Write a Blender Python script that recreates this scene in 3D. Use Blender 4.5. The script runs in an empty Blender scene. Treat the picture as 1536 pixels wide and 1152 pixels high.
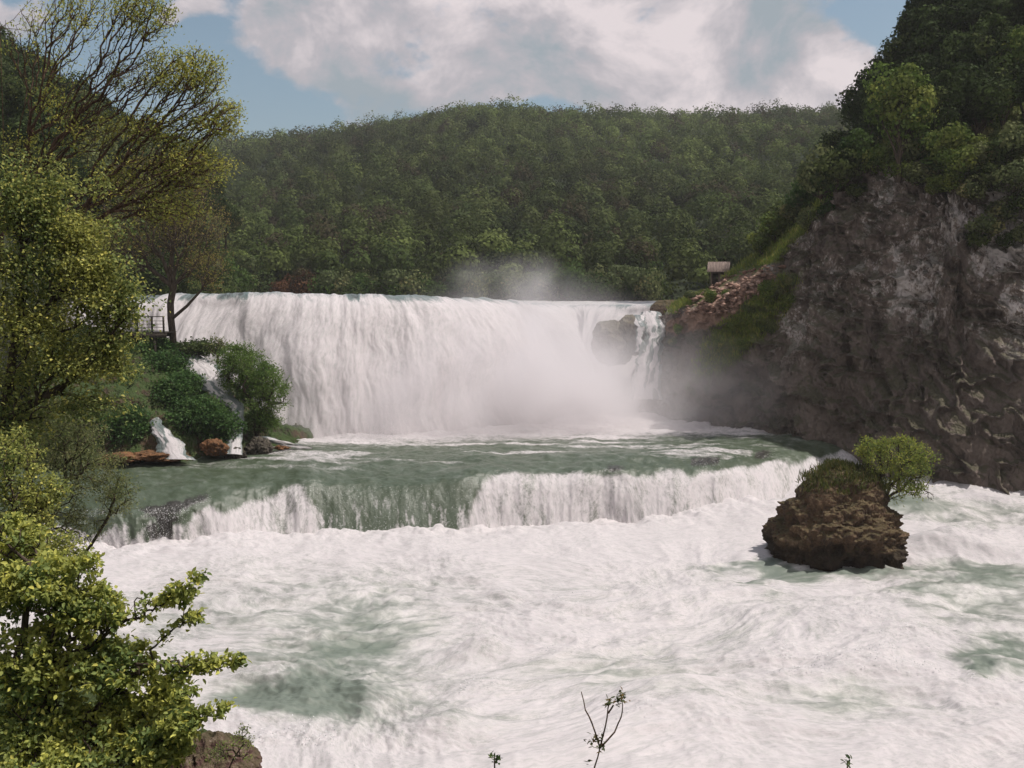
import bpy, math
import numpy as np
from mathutils import Vector

# ------------------------------------------------------------------ camera, world, sun, exposure
scene = bpy.context.scene
COL = scene.collection
FPX, ZC, HORIZON = 1493.3, 16.1, 430.0          # focal length in photo pixels, camera height, horizon row
PITCH = math.atan((576 - HORIZON) / FPX)
cam_d = bpy.data.cameras.new("camera")
cam_d.lens = 35.0; cam_d.sensor_width = 36.0; cam_d.clip_start = 0.1; cam_d.clip_end = 5000
cam = bpy.data.objects.new("camera", cam_d); COL.objects.link(cam)
cam.location = (0, 0, ZC); cam.rotation_euler = (math.pi / 2 - PITCH, 0, 0)
scene.camera = cam

SUN_AZ_VEC = Vector((0.97, 0.0, 0)).normalized()
SUN_EL = math.radians(61)
SUN_DIR = Vector((SUN_AZ_VEC.x * math.cos(SUN_EL), SUN_AZ_VEC.y * math.cos(SUN_EL), math.sin(SUN_EL)))
sun_d = bpy.data.lights.new("sun", 'SUN'); sun_d.energy = 4.2; sun_d.angle = math.radians(0.5)
sun_d.color = (1.0, 0.93, 0.88)
sun = bpy.data.objects.new("sun", sun_d); COL.objects.link(sun)
sun.rotation_euler = SUN_DIR.to_track_quat('Z', 'Y').to_euler()

world = bpy.data.worlds.new("World"); scene.world = world; world.use_nodes = True
wn, wl = world.node_tree.nodes, world.node_tree.links
wn.clear()
SKY_STRENGTH = 0.10


def build_world():
    out = wn.new('ShaderNodeOutputWorld')
    sky = wn.new('ShaderNodeTexSky'); sky.sky_type = 'NISHITA'; sky.sun_disc = False
    sky.sun_elevation = SUN_EL
    sky.sun_rotation = math.atan2(SUN_AZ_VEC.x, SUN_AZ_VEC.y)
    sky.air_density = 1.0; sky.dust_density = 2.2; sky.ozone_density = 1.0
    desat = wn.new('ShaderNodeHueSaturation'); desat.inputs['Saturation'].default_value = 0.92
    desat.inputs['Value'].default_value = 1.02
    desat.inputs['Hue'].default_value = 0.485
    wl.new(sky.outputs[0], desat.inputs['Color'])
    bg = wn.new('ShaderNodeBackground'); bg.inputs[1].default_value = SKY_STRENGTH
    wl.new(desat.outputs[0], bg.inputs[0])
    tc = wn.new('ShaderNodeTexCoord')
    sep = wn.new('ShaderNodeSeparateXYZ'); wl.new(tc.outputs['Generated'], sep.inputs[0])

    def m(op, a, b=None, c=None, clamp=False):
        n = wn.new('ShaderNodeMath'); n.operation = op; n.use_clamp = clamp
        for i, v in enumerate((a, b, c)):
            if v is None: continue
            if isinstance(v, (int, float)): n.inputs[i].default_value = v
            else: wl.new(v, n.inputs[i])
        return n.outputs[0]

    def noise(scale, detail, rough, vec, dist=0.0):
        n = wn.new('ShaderNodeTexNoise'); n.inputs['Scale'].default_value = scale
        n.inputs['Detail'].default_value = detail; n.inputs['Roughness'].default_value = rough
        n.inputs['Distortion'].default_value = dist
        wl.new(vec, n.inputs['Vector']); return n.outputs['Fac']
    mp = wn.new('ShaderNodeMapping'); mp.inputs['Scale'].default_value = (1, 1, 1.5)
    wl.new(tc.outputs['Generated'], mp.inputs[0])
    n1 = noise(8.5, 10, 0.60, mp.outputs[0], 0.0)
    n2 = noise(3.2, 6, 0.55, mp.outputs[0])
    yy = m('MAXIMUM', sep.outputs[1], 0.05)
    ax = m('DIVIDE', sep.outputs[0], yy); ez = m('DIVIDE', sep.outputs[2], yy)
    total = None
    #       px,  py,  sx, sy, weight : where the cloud masses hang
    for px, py, sx, sy, w in ((560, 50, 120, 55, 1.0), (760, 70, 200, 60, .95), (980, 60, 190, 70, .85), (1100, 130, 170, 45, 1.0),
                              (1190, 105, 80, 40, 1.0), (430, 30, 40, 30, .7), (30, 45, 60, 35, .95), (305, 15, 28, 18, .9), (640, 120, 90, 30, .7),
                              (760, -150, 600, 90, .75), (265, 42, 20, 14, .6)):
        a = (px - 768) / FPX; b = (HORIZON - py) / FPX
        dx = m('DIVIDE', m('SUBTRACT', ax, a), sx / FPX); dz = m('DIVIDE', m('SUBTRACT', ez, b), sy / FPX)
        r2 = m('ADD', m('MULTIPLY', dx, dx), m('MULTIPLY', dz, dz))
        g = m('MULTIPLY', m('EXPONENT', m('MULTIPLY', r2, -0.5)), w)
        total = g if total is None else m('ADD', total, g)
    total = m('MINIMUM', total, 1.05)
    field = m('ADD', total, m('MULTIPLY', m('SUBTRACT', n1, 0.5), 2.6))
    back = m('MULTIPLY', m('LESS_THAN', sep.outputs[1], 0.1), m('MULTIPLY', n2, 1.9))  # added unseen cloud cover behind the camera, brightens the shadows
    field = m('ADD', field, back)
    mr = wn.new('ShaderNodeMapRange'); mr.interpolation_type = 'SMOOTHSTEP'
    mr.inputs[1].default_value = 0.45; mr.inputs[2].default_value = 0.82
    wl.new(field, mr.inputs[0])
    ramp = wn.new('ShaderNodeValToRGB')
    ramp.color_ramp.elements[0].position = 0.38; ramp.color_ramp.elements[0].color = (.34, .39, .43, 1)
    ramp.color_ramp.elements[1].position = 0.60; ramp.color_ramp.elements[1].color = (.80, .715, .725, 1)
    e = ramp.color_ramp.elements.new(0.48); e.color = (.50, .47, .50, 1)
    shade = noise(6.5, 8, 0.62, mp.outputs[0], 0.3)
    wl.new(shade, ramp.inputs[0])
    bg2 = wn.new('ShaderNodeBackground'); bg2.inputs[1].default_value = 1.0
    wl.new(ramp.outputs[0], bg2.inputs[0])
    mix = wn.new('ShaderNodeMixShader')
    wl.new(m('MULTIPLY', mr.outputs[0], 0.96), mix.inputs[0]); wl.new(bg.outputs[0], mix.inputs[1]); wl.new(bg2.outputs[0], mix.inputs[2])
    wl.new(mix.outputs[0], out.inputs[0])


build_world()
vs = scene.view_settings
vs.view_transform = 'Standard'; vs.look = 'None'; vs.gamma = 1.0; vs.exposure = 0.0; vs.use_curve_mapping = False
cy = scene.cycles
cy.max_bounces = 6; cy.diffuse_bounces = 2; cy.glossy_bounces = 2; cy.transmission_bounces = 2
cy.transparent_max_bounces = 4; cy.volume_bounces = 5
cy.volume_step_rate = 1.0; cy.volume_max_steps = 128
cy.use_denoising = True
try: cy.denoiser = 'OPENIMAGEDENOISE'
except Exception: pass
cy.sample_clamp_indirect = 3.0
cy.caustics_reflective = False; cy.caustics_refractive = False

# ------------------------------------------------------------------ helpers


def W(px, py, Y):
    """Point of the place seen at photo pixel (px, py), Y metres ahead of the camera."""
    u = (px - 768) / FPX; v = (576 - py) / FPX
    dy = math.cos(PITCH) + v * math.sin(PITCH); dz = -math.sin(PITCH) + v * math.cos(PITCH)
    k = Y / dy
    return np.array((u * k, Y, ZC + dz * k))


def _hash(ix, iy, iz, seed):
    h = (ix.astype(np.int64) * 374761393 + iy.astype(np.int64) * 668265263 + iz.astype(np.int64) * 2147483647 + seed * 974634777) & 0xFFFFFFFF
    h = ((h ^ (h >> 13)) * 1274126177) & 0xFFFFFFFF
    h = ((h ^ (h >> 16)) * 2246822519) & 0xFFFFFFFF
    return ((h ^ (h >> 15)) & 0xFFFFFF) / float(0xFFFFFF)


def vnoise(x, y, z, seed=0):
    x, y, z = np.broadcast_arrays(np.asarray(x, float), np.asarray(y, float), np.asarray(z, float))
    ix, iy, iz = np.floor(x).astype(int), np.floor(y).astype(int), np.floor(z).astype(int)
    fx, fy, fz = x - ix, y - iy, z - iz
    fx, fy, fz = [f * f * f * (f * (f * 6 - 15) + 10) for f in (fx, fy, fz)]
    r = 0
    for dx in (0, 1):
        for dy in (0, 1):
            for dz in (0, 1):
                wgt = (fx if dx else 1 - fx) * (fy if dy else 1 - fy) * (fz if dz else 1 - fz)
                r = r + wgt * _hash(ix + dx, iy + dy, iz + dz, seed)
    return r


def fbm(x, y, z=0.0, octaves=4, seed=0, gain=0.5, ridged=False):
    amp, tot, r = 1.0, 0.0, 0.0
    for o in range(octaves):
        n = vnoise(np.asarray(x) * 2 ** o + 17.3 * o, np.asarray(y) * 2 ** o + 5.1 * o, np.asarray(z) * 2 ** o, seed + o)
        if ridged: n = 1 - np.abs(2 * n - 1)
        r = r + amp * n; tot += amp; amp *= gain
    return r / tot


def sstep(a, b, x):
    t = np.clip((np.asarray(x, float) - a) / (b - a), 0, 1); return t * t * (3 - 2 * t)


def smooth_interp(x, xs, ys, k=9):
    """Table lookup with its corners rounded off."""
    x = np.asarray(x, float); w = (xs[-1] - xs[0]) / len(xs) * 0.45
    return sum(np.interp(x + o * w, xs, ys) for o in np.linspace(-1, 1, k)) / k


def mesh_obj(name, verts, faces, mat=None, parent=None, smooth=False, attrs=None):
    """faces: array (n,3)/(n,4) or a list of such arrays."""
    me = bpy.data.meshes.new(name)
    if isinstance(faces, np.ndarray): faces = [faces]
    faces = [np.asarray(f, np.int32) for f in faces if len(f)]
    verts = np.asarray(verts, np.float32)
    me.vertices.add(len(verts)); me.vertices.foreach_set('co', verts.ravel())
    nl = sum(f.size for f in faces); nf = sum(len(f) for f in faces)
    me.loops.add(nl); me.polygons.add(nf)
    me.loops.foreach_set('vertex_index', np.concatenate([f.ravel() for f in faces]))
    tot = np.concatenate([np.full(len(f), f.shape[1], np.int32) for f in faces])
    me.polygons.foreach_set('loop_start', np.concatenate([[0], np.cumsum(tot)[:-1]]).astype(np.int32))
    me.polygons.foreach_set('loop_total', tot)
    if smooth: me.polygons.foreach_set('use_smooth', np.ones(nf, bool))
    for k, v in (attrs or {}).items():
        v = np.asarray(v, np.float32)
        if v.ndim == 1:
            a = me.attributes.new(k, 'FLOAT', 'POINT'); a.data.foreach_set('value', v)
        elif v.shape[1] == 3 and k == 'flow':
            a = me.attributes.new(k, 'FLOAT_VECTOR', 'POINT'); a.data.foreach_set('vector', v.ravel())
        else:
            a = me.attributes.new(k, 'FLOAT_COLOR', 'POINT')
            a.data.foreach_set('color', np.hstack([v, np.ones((len(v), 1), np.float32)]).ravel())
    me.update(calc_edges=True)
    if mat: me.materials.append(mat)
    o = bpy.data.objects.new(name, me); COL.objects.link(o)
    if parent is not None: o.parent = parent
    return o


def grid_obj(name, P, mat, parent=None, attrs=None, flip=False, smooth=True):
    """P: (rows, cols, 3)."""
    r, c = P.shape[:2]
    i = np.arange((r - 1) * (c - 1)); a = (i // (c - 1)) * c + i % (c - 1)
    f = np.stack([a, a + 1, a + c + 1, a + c], 1)
    if flip: f = f[:, ::-1]
    at = {k: np.asarray(v).reshape(r * c, -1).squeeze() for k, v in (attrs or {}).items()}
    return mesh_obj(name, P.reshape(-1, 3), f, mat, parent, smooth, at)


def tag(o, label=None, cat=None, group=None, kind=None):
    for k, v in (('label', label), ('category', cat), ('group', group), ('kind', kind)):
        if v: o[k] = v
    return o


def empty(name, loc, label=None, cat=None, group=None):
    o = bpy.data.objects.new(name, None); COL.objects.link(o); o.location = tuple(float(v) for v in loc)
    return tag(o, label, cat, group)


def copy_tree(o, parent=None):
    c = o.copy(); COL.objects.link(c)
    if parent is not None: c.parent = parent
    for ch in list(o.children): copy_tree(ch, c)
    return c


# ------------------------------------------------------------------ materials
class NT:
    def __init__(self, name):
        self.mat = bpy.data.materials.new(name); self.mat.use_nodes = True
        self.n = self.mat.node_tree.nodes; self.l = self.mat.node_tree.links; self.n.clear()
        self.out = self.n.new('ShaderNodeOutputMaterial')

    def put(self, sock, v):
        if v is None: return
        if isinstance(v, bpy.types.NodeSocket): self.l.new(v, sock)
        elif isinstance(v, tuple) and len(v) == 3 and sock.type == 'RGBA': sock.default_value = (*v, 1)
        else: sock.default_value = v

    def math(self, op, a, b=None, c=None, clamp=False):
        n = self.n.new('ShaderNodeMath'); n.operation = op; n.use_clamp = clamp
        for i, v in enumerate((a, b, c)): self.put(n.inputs[i], v)
        return n.outputs[0]

    def noise(self, vec, scale, detail=4, rough=0.55, dist=0.0, color=False):
        n = self.n.new('ShaderNodeTexNoise'); self.put(n.inputs['Vector'], vec)
        n.inputs['Scale'].default_value = scale; n.inputs['Detail'].default_value = detail
        n.inputs['Roughness'].default_value = rough; n.inputs['Distortion'].default_value = dist
        return n.outputs['Color' if color else 'Fac']

    def musgrave(self, vec, scale, detail=4, rough=0.55):
        n = self.n.new('ShaderNodeTexNoise'); n.noise_type = 'RIDGED_MULTIFRACTAL'; self.put(n.inputs['Vector'], vec)
        n.inputs['Scale'].default_value = scale; n.inputs['Detail'].default_value = detail
        n.inputs['Roughness'].default_value = rough
        return n.outputs['Fac']

    def voronoi(self, vec, scale, feature='F1', out='Distance'):
        n = self.n.new('ShaderNodeTexVoronoi'); n.feature = feature; self.put(n.inputs['Vector'], vec)
        n.inputs['Scale'].default_value = scale; return n.outputs[out]

    def mapping(self, vec, scale=(1, 1, 1), rot=(0, 0, 0)):
        n = self.n.new('ShaderNodeMapping'); n.inputs['Scale'].default_value = scale; n.inputs['Rotation'].default_value = rot
        self.put(n.inputs[0], vec); return n.outputs[0]

    def attr(self, name, out='Fac'):
        n = self.n.new('ShaderNodeAttribute'); n.attribute_name = name; return n.outputs[out]

    def coord(self, out='Object'):
        return self.n.new('ShaderNodeTexCoord').outputs[out]

    def pos(self):
        return self.n.new('ShaderNodeNewGeometry').outputs['Position']

    def rng(self, v, a, b, c=0.0, d=1.0, smooth=True):
        n = self.n.new('ShaderNodeMapRange'); n.interpolation_type = 'SMOOTHSTEP' if smooth else 'LINEAR'
        self.put(n.inputs[0], v)
        for i, q in enumerate((a, b, c, d)): n.inputs[i + 1].default_value = q
        return n.outputs[0]

    def mix(self, f, a, b):
        n = self.n.new('ShaderNodeMix'); n.data_type = 'RGBA'
        self.put(n.inputs[0], f); self.put(n.inputs[6], a); self.put(n.inputs[7], b); return n.outputs[2]

    def bump(self, h, strength=0.5, dist=0.1, normal=None):
        n = self.n.new('ShaderNodeBump'); n.inputs['Strength'].default_value = strength; n.inputs['Distance'].default_value = dist
        self.put(n.inputs['Height'], h)
        if normal: self.put(n.inputs['Normal'], normal)
        return n.outputs[0]

    def pbr(self, color, rough=0.8, spec=0.3, normal=None, **kw):
        n = self.n.new('ShaderNodeBsdfPrincipled')
        self.put(n.inputs['Base Color'], color); self.put(n.inputs['Roughness'], rough)
        self.put(n.inputs['Specular IOR Level'], spec)
        if normal: self.put(n.inputs['Normal'], normal)
        for k, v in kw.items(): self.put(n.inputs[k], v)
        return n.outputs[0]

    def mixsh(self, f, a, b):
        n = self.n.new('ShaderNodeMixShader'); self.put(n.inputs[0], f); self.l.new(a, n.inputs[1]); self.l.new(b, n.inputs[2])
        return n.outputs[0]

    def simple(self, typ, color, normal=None):
        n = self.n.new(typ); self.put(n.inputs['Color'], color)
        if normal: self.put(n.inputs['Normal'], normal)
        return n.outputs[0]

    def done(self, sh):
        self.l.new(sh, self.out.inputs['Surface']); return self.mat


def leaf_material(name, spec=.3, transl=0.35):
    t = NT(name)
    c = t.attr('tint', 'Color')
    d = t.pbr(c, 0.6, spec)
    tr = t.simple('ShaderNodeBsdfTranslucent', c)
    return t.done(t.mixsh(transl, d, tr))


def bark_material(name, c1, c2):
    t = NT(name); p = t.pos()
    n = t.noise(t.mapping(p, (6, 6, 1.2)), 2.0, 6, .65)
    return t.done(t.pbr(t.mix(t.rng(n, .35, .65), c1, c2), .9, .15, t.bump(n, .6, .05)))


M_LEAF = leaf_material('leaf', .2, .45)
M_FARLEAF = leaf_material('far_foliage', .03, .3)
M_BARK = bark_material('bark', (.035, .025, .018), (.11, .085, .065))
M_BARK_RED = bark_material('reddish_bark', (.05, .03, .022), (.16, .10, .075))


FOAM = (.87, .82, .825)


def water_material(name, deep=(.075, .12, .085), shallow=(.16, .21, .17), fine=1.0, rock=False, foam=FOAM, wrough=.16, lo=.15, hi=.95, fb=.4, tl=.35, murk=None):
    """Water with foam on it: 'foam' gives how much, 'flow' the coordinates of the current, 'rock' where the bed shows."""
    t = NT(name)
    flow = t.attr('flow', 'Vector'); fo = t.attr('foam')
    warp = t.n.new('ShaderNodeVectorMath'); warp.operation = 'MULTIPLY_ADD'
    t.put(warp.inputs[0], t.noise(flow, 0.35 * fine, 3, .5, color=True)); warp.inputs[1].default_value = (.7 / fine,) * 3
    t.put(warp.inputs[2], flow)
    v = warp.outputs[0]
    n1 = t.noise(v, 0.8 * fine, 8, .66, .3)
    n2 = t.noise(v, 4.5 * fine, 6, .7, .4)
    n3 = t.musgrave(v, 1.3 * fine, 6, .6)
    n4 = t.noise(t.mapping(v, (1.0, 2.6, 1)), 6.5 * fine, 5, .72, .2)
    n5 = t.noise(v, 21.0 * fine, 4, .7)
    det = t.math('ADD', t.math('MULTIPLY', n1, .38), t.math('ADD', t.math('MULTIPLY', n2, .26), t.math('ADD', t.math('MULTIPLY', n4, .22), t.math('MULTIPLY', n5, .14))))
    det = t.math('ADD', det, t.math('MULTIPLY', n3, .05))
    f = t.math('ADD', fo, t.math('MULTIPLY', t.math('SUBTRACT', det, .52), 3.4))
    mask = t.rng(f, lo, hi)
    wcol = t.mix(t.rng(n1, .35, .7), deep, shallow)
    if murk: wcol = t.mix(t.rng(t.math('ADD', fo, t.math('MULTIPLY', t.math('SUBTRACT', n1, .5), .8)), -.5, .3), murk, wcol)
    if rock:
        rk = t.math('ADD', t.attr('rock'), t.math('MULTIPLY', t.math('SUBTRACT', n2, .5), 1.2))
        wcol = t.mix(t.rng(rk, .35, .75), wcol, (.035, .032, .026))
    h = t.math('ADD', t.math('MULTIPLY', n1, .45), t.math('ADD', t.math('MULTIPLY', n2, .25), t.math('ADD', t.math('MULTIPLY', n4, .22), t.math('MULTIPLY', n5, .2))))
    nf = t.bump(h, fb, .3 / fine)
    nw = t.bump(h, .5, .22 / fine)
    fcol = t.mix(t.rng(n2, .3, .62), (foam[0] * .80, foam[1] * .83, foam[2] * .81), foam)
    fd = t.pbr(fcol, .75, .25, nf)
    ft = t.simple('ShaderNodeBsdfTranslucent', fcol, nf)
    sh = t.mixsh(tl, fd, ft)
    w = t.pbr(wcol, wrough, .5, nw)
    return t.done(t.mixsh(mask, w, sh))


M_RIVER = water_material('river_water', (.25, .265, .235), (.58, .565, .54), fine=1.7, wrough=.45, lo=-.05, hi=.9, fb=.45, murk=(.16, .19, .155))
M_POOL = water_material('pool_water', (.055, .075, .042), (.095, .12, .085), fine=1.4, rock=True, wrough=.33)
M_FALL = water_material('falling_water', (.13, .17, .16), (.25, .28, .27), fine=1.0, rock=True, wrough=.4, fb=.3, tl=.4)


def rock_material(name, dark, mid, light, patch=.55, moss=(.05, .07, .02), moss_amt=.5, scale=1.0, stretch=(1, 1, .6), ground=False, wet=None, high=None, facet=.7):
    t = NT(name); p = t.mapping(t.pos(), stretch)
    a = t.noise(p, .16 * scale, 8, .62, .4); b = t.noise(p, 1.1 * scale, 9, .68, .2); c = t.noise(p, 6 * scale, 5, .7)
    k = t.musgrave(p, .7 * scale, 8, .6)
    comb = t.math('ADD', t.math('MULTIPLY', a, .5), t.math('MULTIPLY', b, .5))
    col = t.mix(t.rng(comb, .40, .56), dark, mid)
    lp = t.math('ADD', t.math('MULTIPLY', a, .6), t.math('ADD', t.math('MULTIPLY', b, .5), t.math('MULTIPLY', t.math('SUBTRACT', c, .5), .35)))
    col = t.mix(t.rng(lp, patch, patch + .07), col, light)
    zs = t.n.new('ShaderNodeSeparateXYZ'); t.l.new(t.pos(), zs.inputs[0])
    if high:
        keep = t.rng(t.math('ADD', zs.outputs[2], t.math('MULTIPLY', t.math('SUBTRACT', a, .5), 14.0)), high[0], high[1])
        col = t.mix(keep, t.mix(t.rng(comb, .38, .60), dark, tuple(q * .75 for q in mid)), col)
    up = t.n.new('ShaderNodeNewGeometry'); s = t.n.new('ShaderNodeSeparateXYZ'); t.l.new(up.outputs['Normal'], s.inputs[0])
    g = t.math('ADD', s.outputs[2], t.math('MULTIPLY', t.math('SUBTRACT', b, .5), 2.0))
    col = t.mix(t.math('MULTIPLY', t.rng(g, .3, .75), moss_amt), col, moss)
    if ground:
        jit = t.math('MULTIPLY', t.math('SUBTRACT', b, .5), 1.2)
        col = t.mix(t.rng(t.math('ADD', t.attr('grass'), jit), .3, .7), col, t.mix(c, (.08, .11, .03), (.19, .21, .06)))
        col = t.mix(t.rng(t.math('ADD', t.attr('dirt'), jit), .35, .65), col, t.mix(b, (.24, .15, .11), (.42, .28, .21)))
    if wet:
        col = t.mix(t.rng(t.math('ADD', zs.outputs[2], t.math('MULTIPLY', t.math('SUBTRACT', b, .5), 1.2)), wet[0], wet[1], .75, 0.0), col, (.02, .015, .011))
    h = t.math('ADD', t.math('MULTIPLY', k, .12), t.math('ADD', t.math('MULTIPLY', b, .6), t.math('MULTIPLY', c, .2)))
    wv = t.n.new('ShaderNodeVectorMath'); wv.operation = 'MULTIPLY_ADD'
    t.put(wv.inputs[0], t.noise(p, .9 * scale, 4, .6, color=True)); wv.inputs[1].default_value = (.9 / scale,) * 3; t.put(wv.inputs[2], p)
    v1 = t.voronoi(wv.outputs[0], .9 * scale); v2 = t.voronoi(wv.outputs[0], 2.9 * scale)
    h = t.math('ADD', h, t.math('MULTIPLY', t.math('ADD', v1, t.math('MULTIPLY', v2, .45)), facet))
    return t.done(t.pbr(col, .85, .25, t.bump(h, 1.0, .6 / scale)))


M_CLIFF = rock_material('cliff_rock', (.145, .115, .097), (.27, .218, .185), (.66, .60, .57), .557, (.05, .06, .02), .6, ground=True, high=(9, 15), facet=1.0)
M_STACK = rock_material('brown_rock', (.05, .033, .022), (.15, .095, .058), (.32, .22, .14), .61, (.09, .085, .03), .45, 2.2, wet=(.6, 1.5))
M_RUST = rock_material('rust_rock', (.07, .035, .018), (.26, .12, .055), (.42, .24, .13), .62, (.06, .05, .02), .3, 3.0)
M_BANK = rock_material('bank_soil', (.04, .03, .02), (.10, .065, .04), (.20, .13, .08), .64, (.045, .075, .02), .95, 2.0)
M_WET = rock_material('wet_rock', (.035, .03, .025), (.09, .075, .06), (.22, .19, .16), .64, (.04, .05, .02), .3, 2.0)
M_FROCK = rock_material('fall_stone', (.10, .085, .065), (.24, .205, .165), (.40, .36, .31), .62, (.09, .09, .04), .4, 2.0)
M_SOIL = rock_material('hill_soil', (.02, .022, .012), (.04, .045, .02), (.06, .06, .03), .7, (.03, .045, .015), .8, .6)
M_PINKROCK = rock_material('pink_rock', (.20, .12, .09), (.48, .31, .24), (.60, .45, .37), .6, (.1, .09, .04), .1, 4.0)


# ------------------------------------------------------------------ foliage helpers
def leaf_mesh_data(C, A, N, L, Wd, rng, fold=0.25, shape='kite'):
    """Leaves with base C, axis A, normal N, length L, width Wd."""
    A = A / (np.linalg.norm(A, axis=1, keepdims=True) + 1e-9)
    S = np.cross(A, N); S /= (np.linalg.norm(S, axis=1, keepdims=True) + 1e-9)
    N = np.cross(S, A)
    L = L[:, None]; Wd = Wd[:, None]; n = len(C)
    if shape == 'kite':
        v = np.stack([C, C + A * L * .5 + S * Wd * .5 + N * Wd * fold, C + A * L, C + A * L * .5 - S * Wd * .5 + N * Wd * fold], 1)
        i = np.arange(n)[:, None] * 4
        return v.reshape(-1, 3), np.concatenate([i + np.array([[0, 1, 2]]), i + np.array([[0, 2, 3]])]), 4
    v = np.stack([C, C + A * L * .28 + S * Wd * .46 + N * Wd * fold, C + A * L * .65 + S * Wd * .42 + N * Wd * fold * .8,
                  C + A * L - N * L * .08, C + A * L * .65 - S * Wd * .42 + N * Wd * fold * .8, C + A * L * .28 - S * Wd * .46 + N * Wd * fold], 1)
    i = np.arange(n)[:, None] * 6
    return v.reshape(-1, 3), np.concatenate([i + np.array([[0, 1, 2, 3]]), i + np.array([[0, 3, 4, 5]])]), 6


def pick_colors(n, palette, rng, jit=.18):
    cols = np.array([p[:3] for p in palette]); w = np.array([p[3] for p in palette], float); w /= w.sum()
    c = cols[rng.choice(len(cols), n, p=w)]
    return np.clip(c * (1 + (rng.random((n, 1)) - .5) * 2 * jit), 0.002, 1)


def leaf_obj(name, C, A, N, L, Wd, palette, rng, parent=None, shape='kite', mat=None, fold=.25, cols=None):
    v, f, k = leaf_mesh_data(C, A, N, L, Wd, rng, fold, shape)
    if cols is None: cols = pick_colors(len(C), palette, rng)
    return mesh_obj(name, v, f, mat or M_LEAF, parent, False, {'tint': np.repeat(cols, k, 0)})


def unit(v):
    return v / (np.linalg.norm(v, axis=-1, keepdims=True) + 1e-9)


def mst(seeds, targets, bf=.25):
    """seeds: list of polylines; a polyline = (points, parent node index or -1). Grow a branching tree through the targets."""
    pos, par, plen = [], [], []
    for pts, p in seeds:
        for q in pts:
            q = np.asarray(q, float)
            plen.append(0 if p < 0 else plen[p] + np.linalg.norm(q - pos[p])); pos.append(q); par.append(p); p = len(pos) - 1
    ns = len(pos)
    T = np.asarray(targets, float); n = len(T)
    best = np.full(n, 1e18); bi = np.zeros(n, int)
    P = np.array(pos)
    for k in range(ns):
        d = np.linalg.norm(T - P[k], axis=1) + bf * plen[k]
        m = d < best; best[m] = d[m]; bi[m] = k
    alive = np.ones(n, bool)
    for _ in range(n):
        j = int(np.argmin(np.where(alive, best, 1e18)))
        p = bi[j]; alive[j] = False
        plen.append(plen[p] + np.linalg.norm(T[j] - pos[p])); pos.append(T[j]); par.append(int(p)); k = len(pos) - 1
        d = np.linalg.norm(T - T[j], axis=1) + bf * plen[k]
        m = alive & (d < best); best[m] = d[m]; bi[m] = k
    pos = np.array(pos); par = np.array(par)
    cnt = np.ones(len(pos)); order = np.argsort(-np.array(plen))
    # children always carry a longer path, so walk from the farthest inwards
    for k in order:
        if par[k] >= 0: cnt[par[k]] += cnt[k]
    return pos, par, cnt, ns


def tubes(name, pos, par, rad, mat, parent=None, sides=5, rng=None, bend=.07):
    """One tapered, slightly bent tube per edge."""
    e = np.nonzero(par >= 0)[0]
    a, b = pos[par[e]], pos[e]; rb = rad[e]; ra = np.minimum(rad[par[e]], rb * 1.7 + .002)
    d = b - a; ln = np.linalg.norm(d, axis=1, keepdims=True) + 1e-9; d = d / ln
    ref = np.where(np.abs(d[:, 2:3]) < .9, np.array([[0, 0, 1.]]), np.array([[1., 0, 0]]))
    s = unit(np.cross(d, ref)); t = np.cross(d, s)
    rng = rng or np.random.default_rng(1)
    off = (s * (rng.random((len(e), 1)) - .5) + t * (rng.random((len(e), 1)) - .5)) * ln * bend * 2
    ang = np.arange(sides) / sides * 2 * math.pi
    ring = s[:, None] * np.cos(ang)[None, :, None] + t[:, None] * np.sin(ang)[None, :, None]
    V = np.stack([a[:, None] + ring * ra[:, None, None], ((a + b) / 2 + off)[:, None] + ring * ((ra + rb) / 2)[:, None, None],
                  (b + d * rb[:, None] * .5)[:, None] + ring * rb[:, None, None]], 1)
    n = len(e); base = np.arange(n)[:, None] * 3 * sides
    k = np.arange(sides); k2 = (k + 1) % sides
    F = []
    for r in (0, 1):
        q = np.stack([r * sides + k, r * sides + k2, (r + 1) * sides + k2, (r + 1) * sides + k], 1)
        F.append((base[:, :, None] + q[None]).reshape(-1, 4))
    return mesh_obj(name, V.reshape(-1, 3), np.concatenate(F), mat, parent, True)


def pts_in_blobs(blobs, rng):
    """blobs: (centre, radii, n): points spread mostly toward the outside of ellipsoids."""
    out = []
    for c, r, n in blobs:
        d = unit(rng.normal(size=(n, 3))); q = rng.random((n, 1)) ** .45
        out.append(np.asarray(c) + d * q * np.asarray(r))
    return np.concatenate(out)


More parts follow.
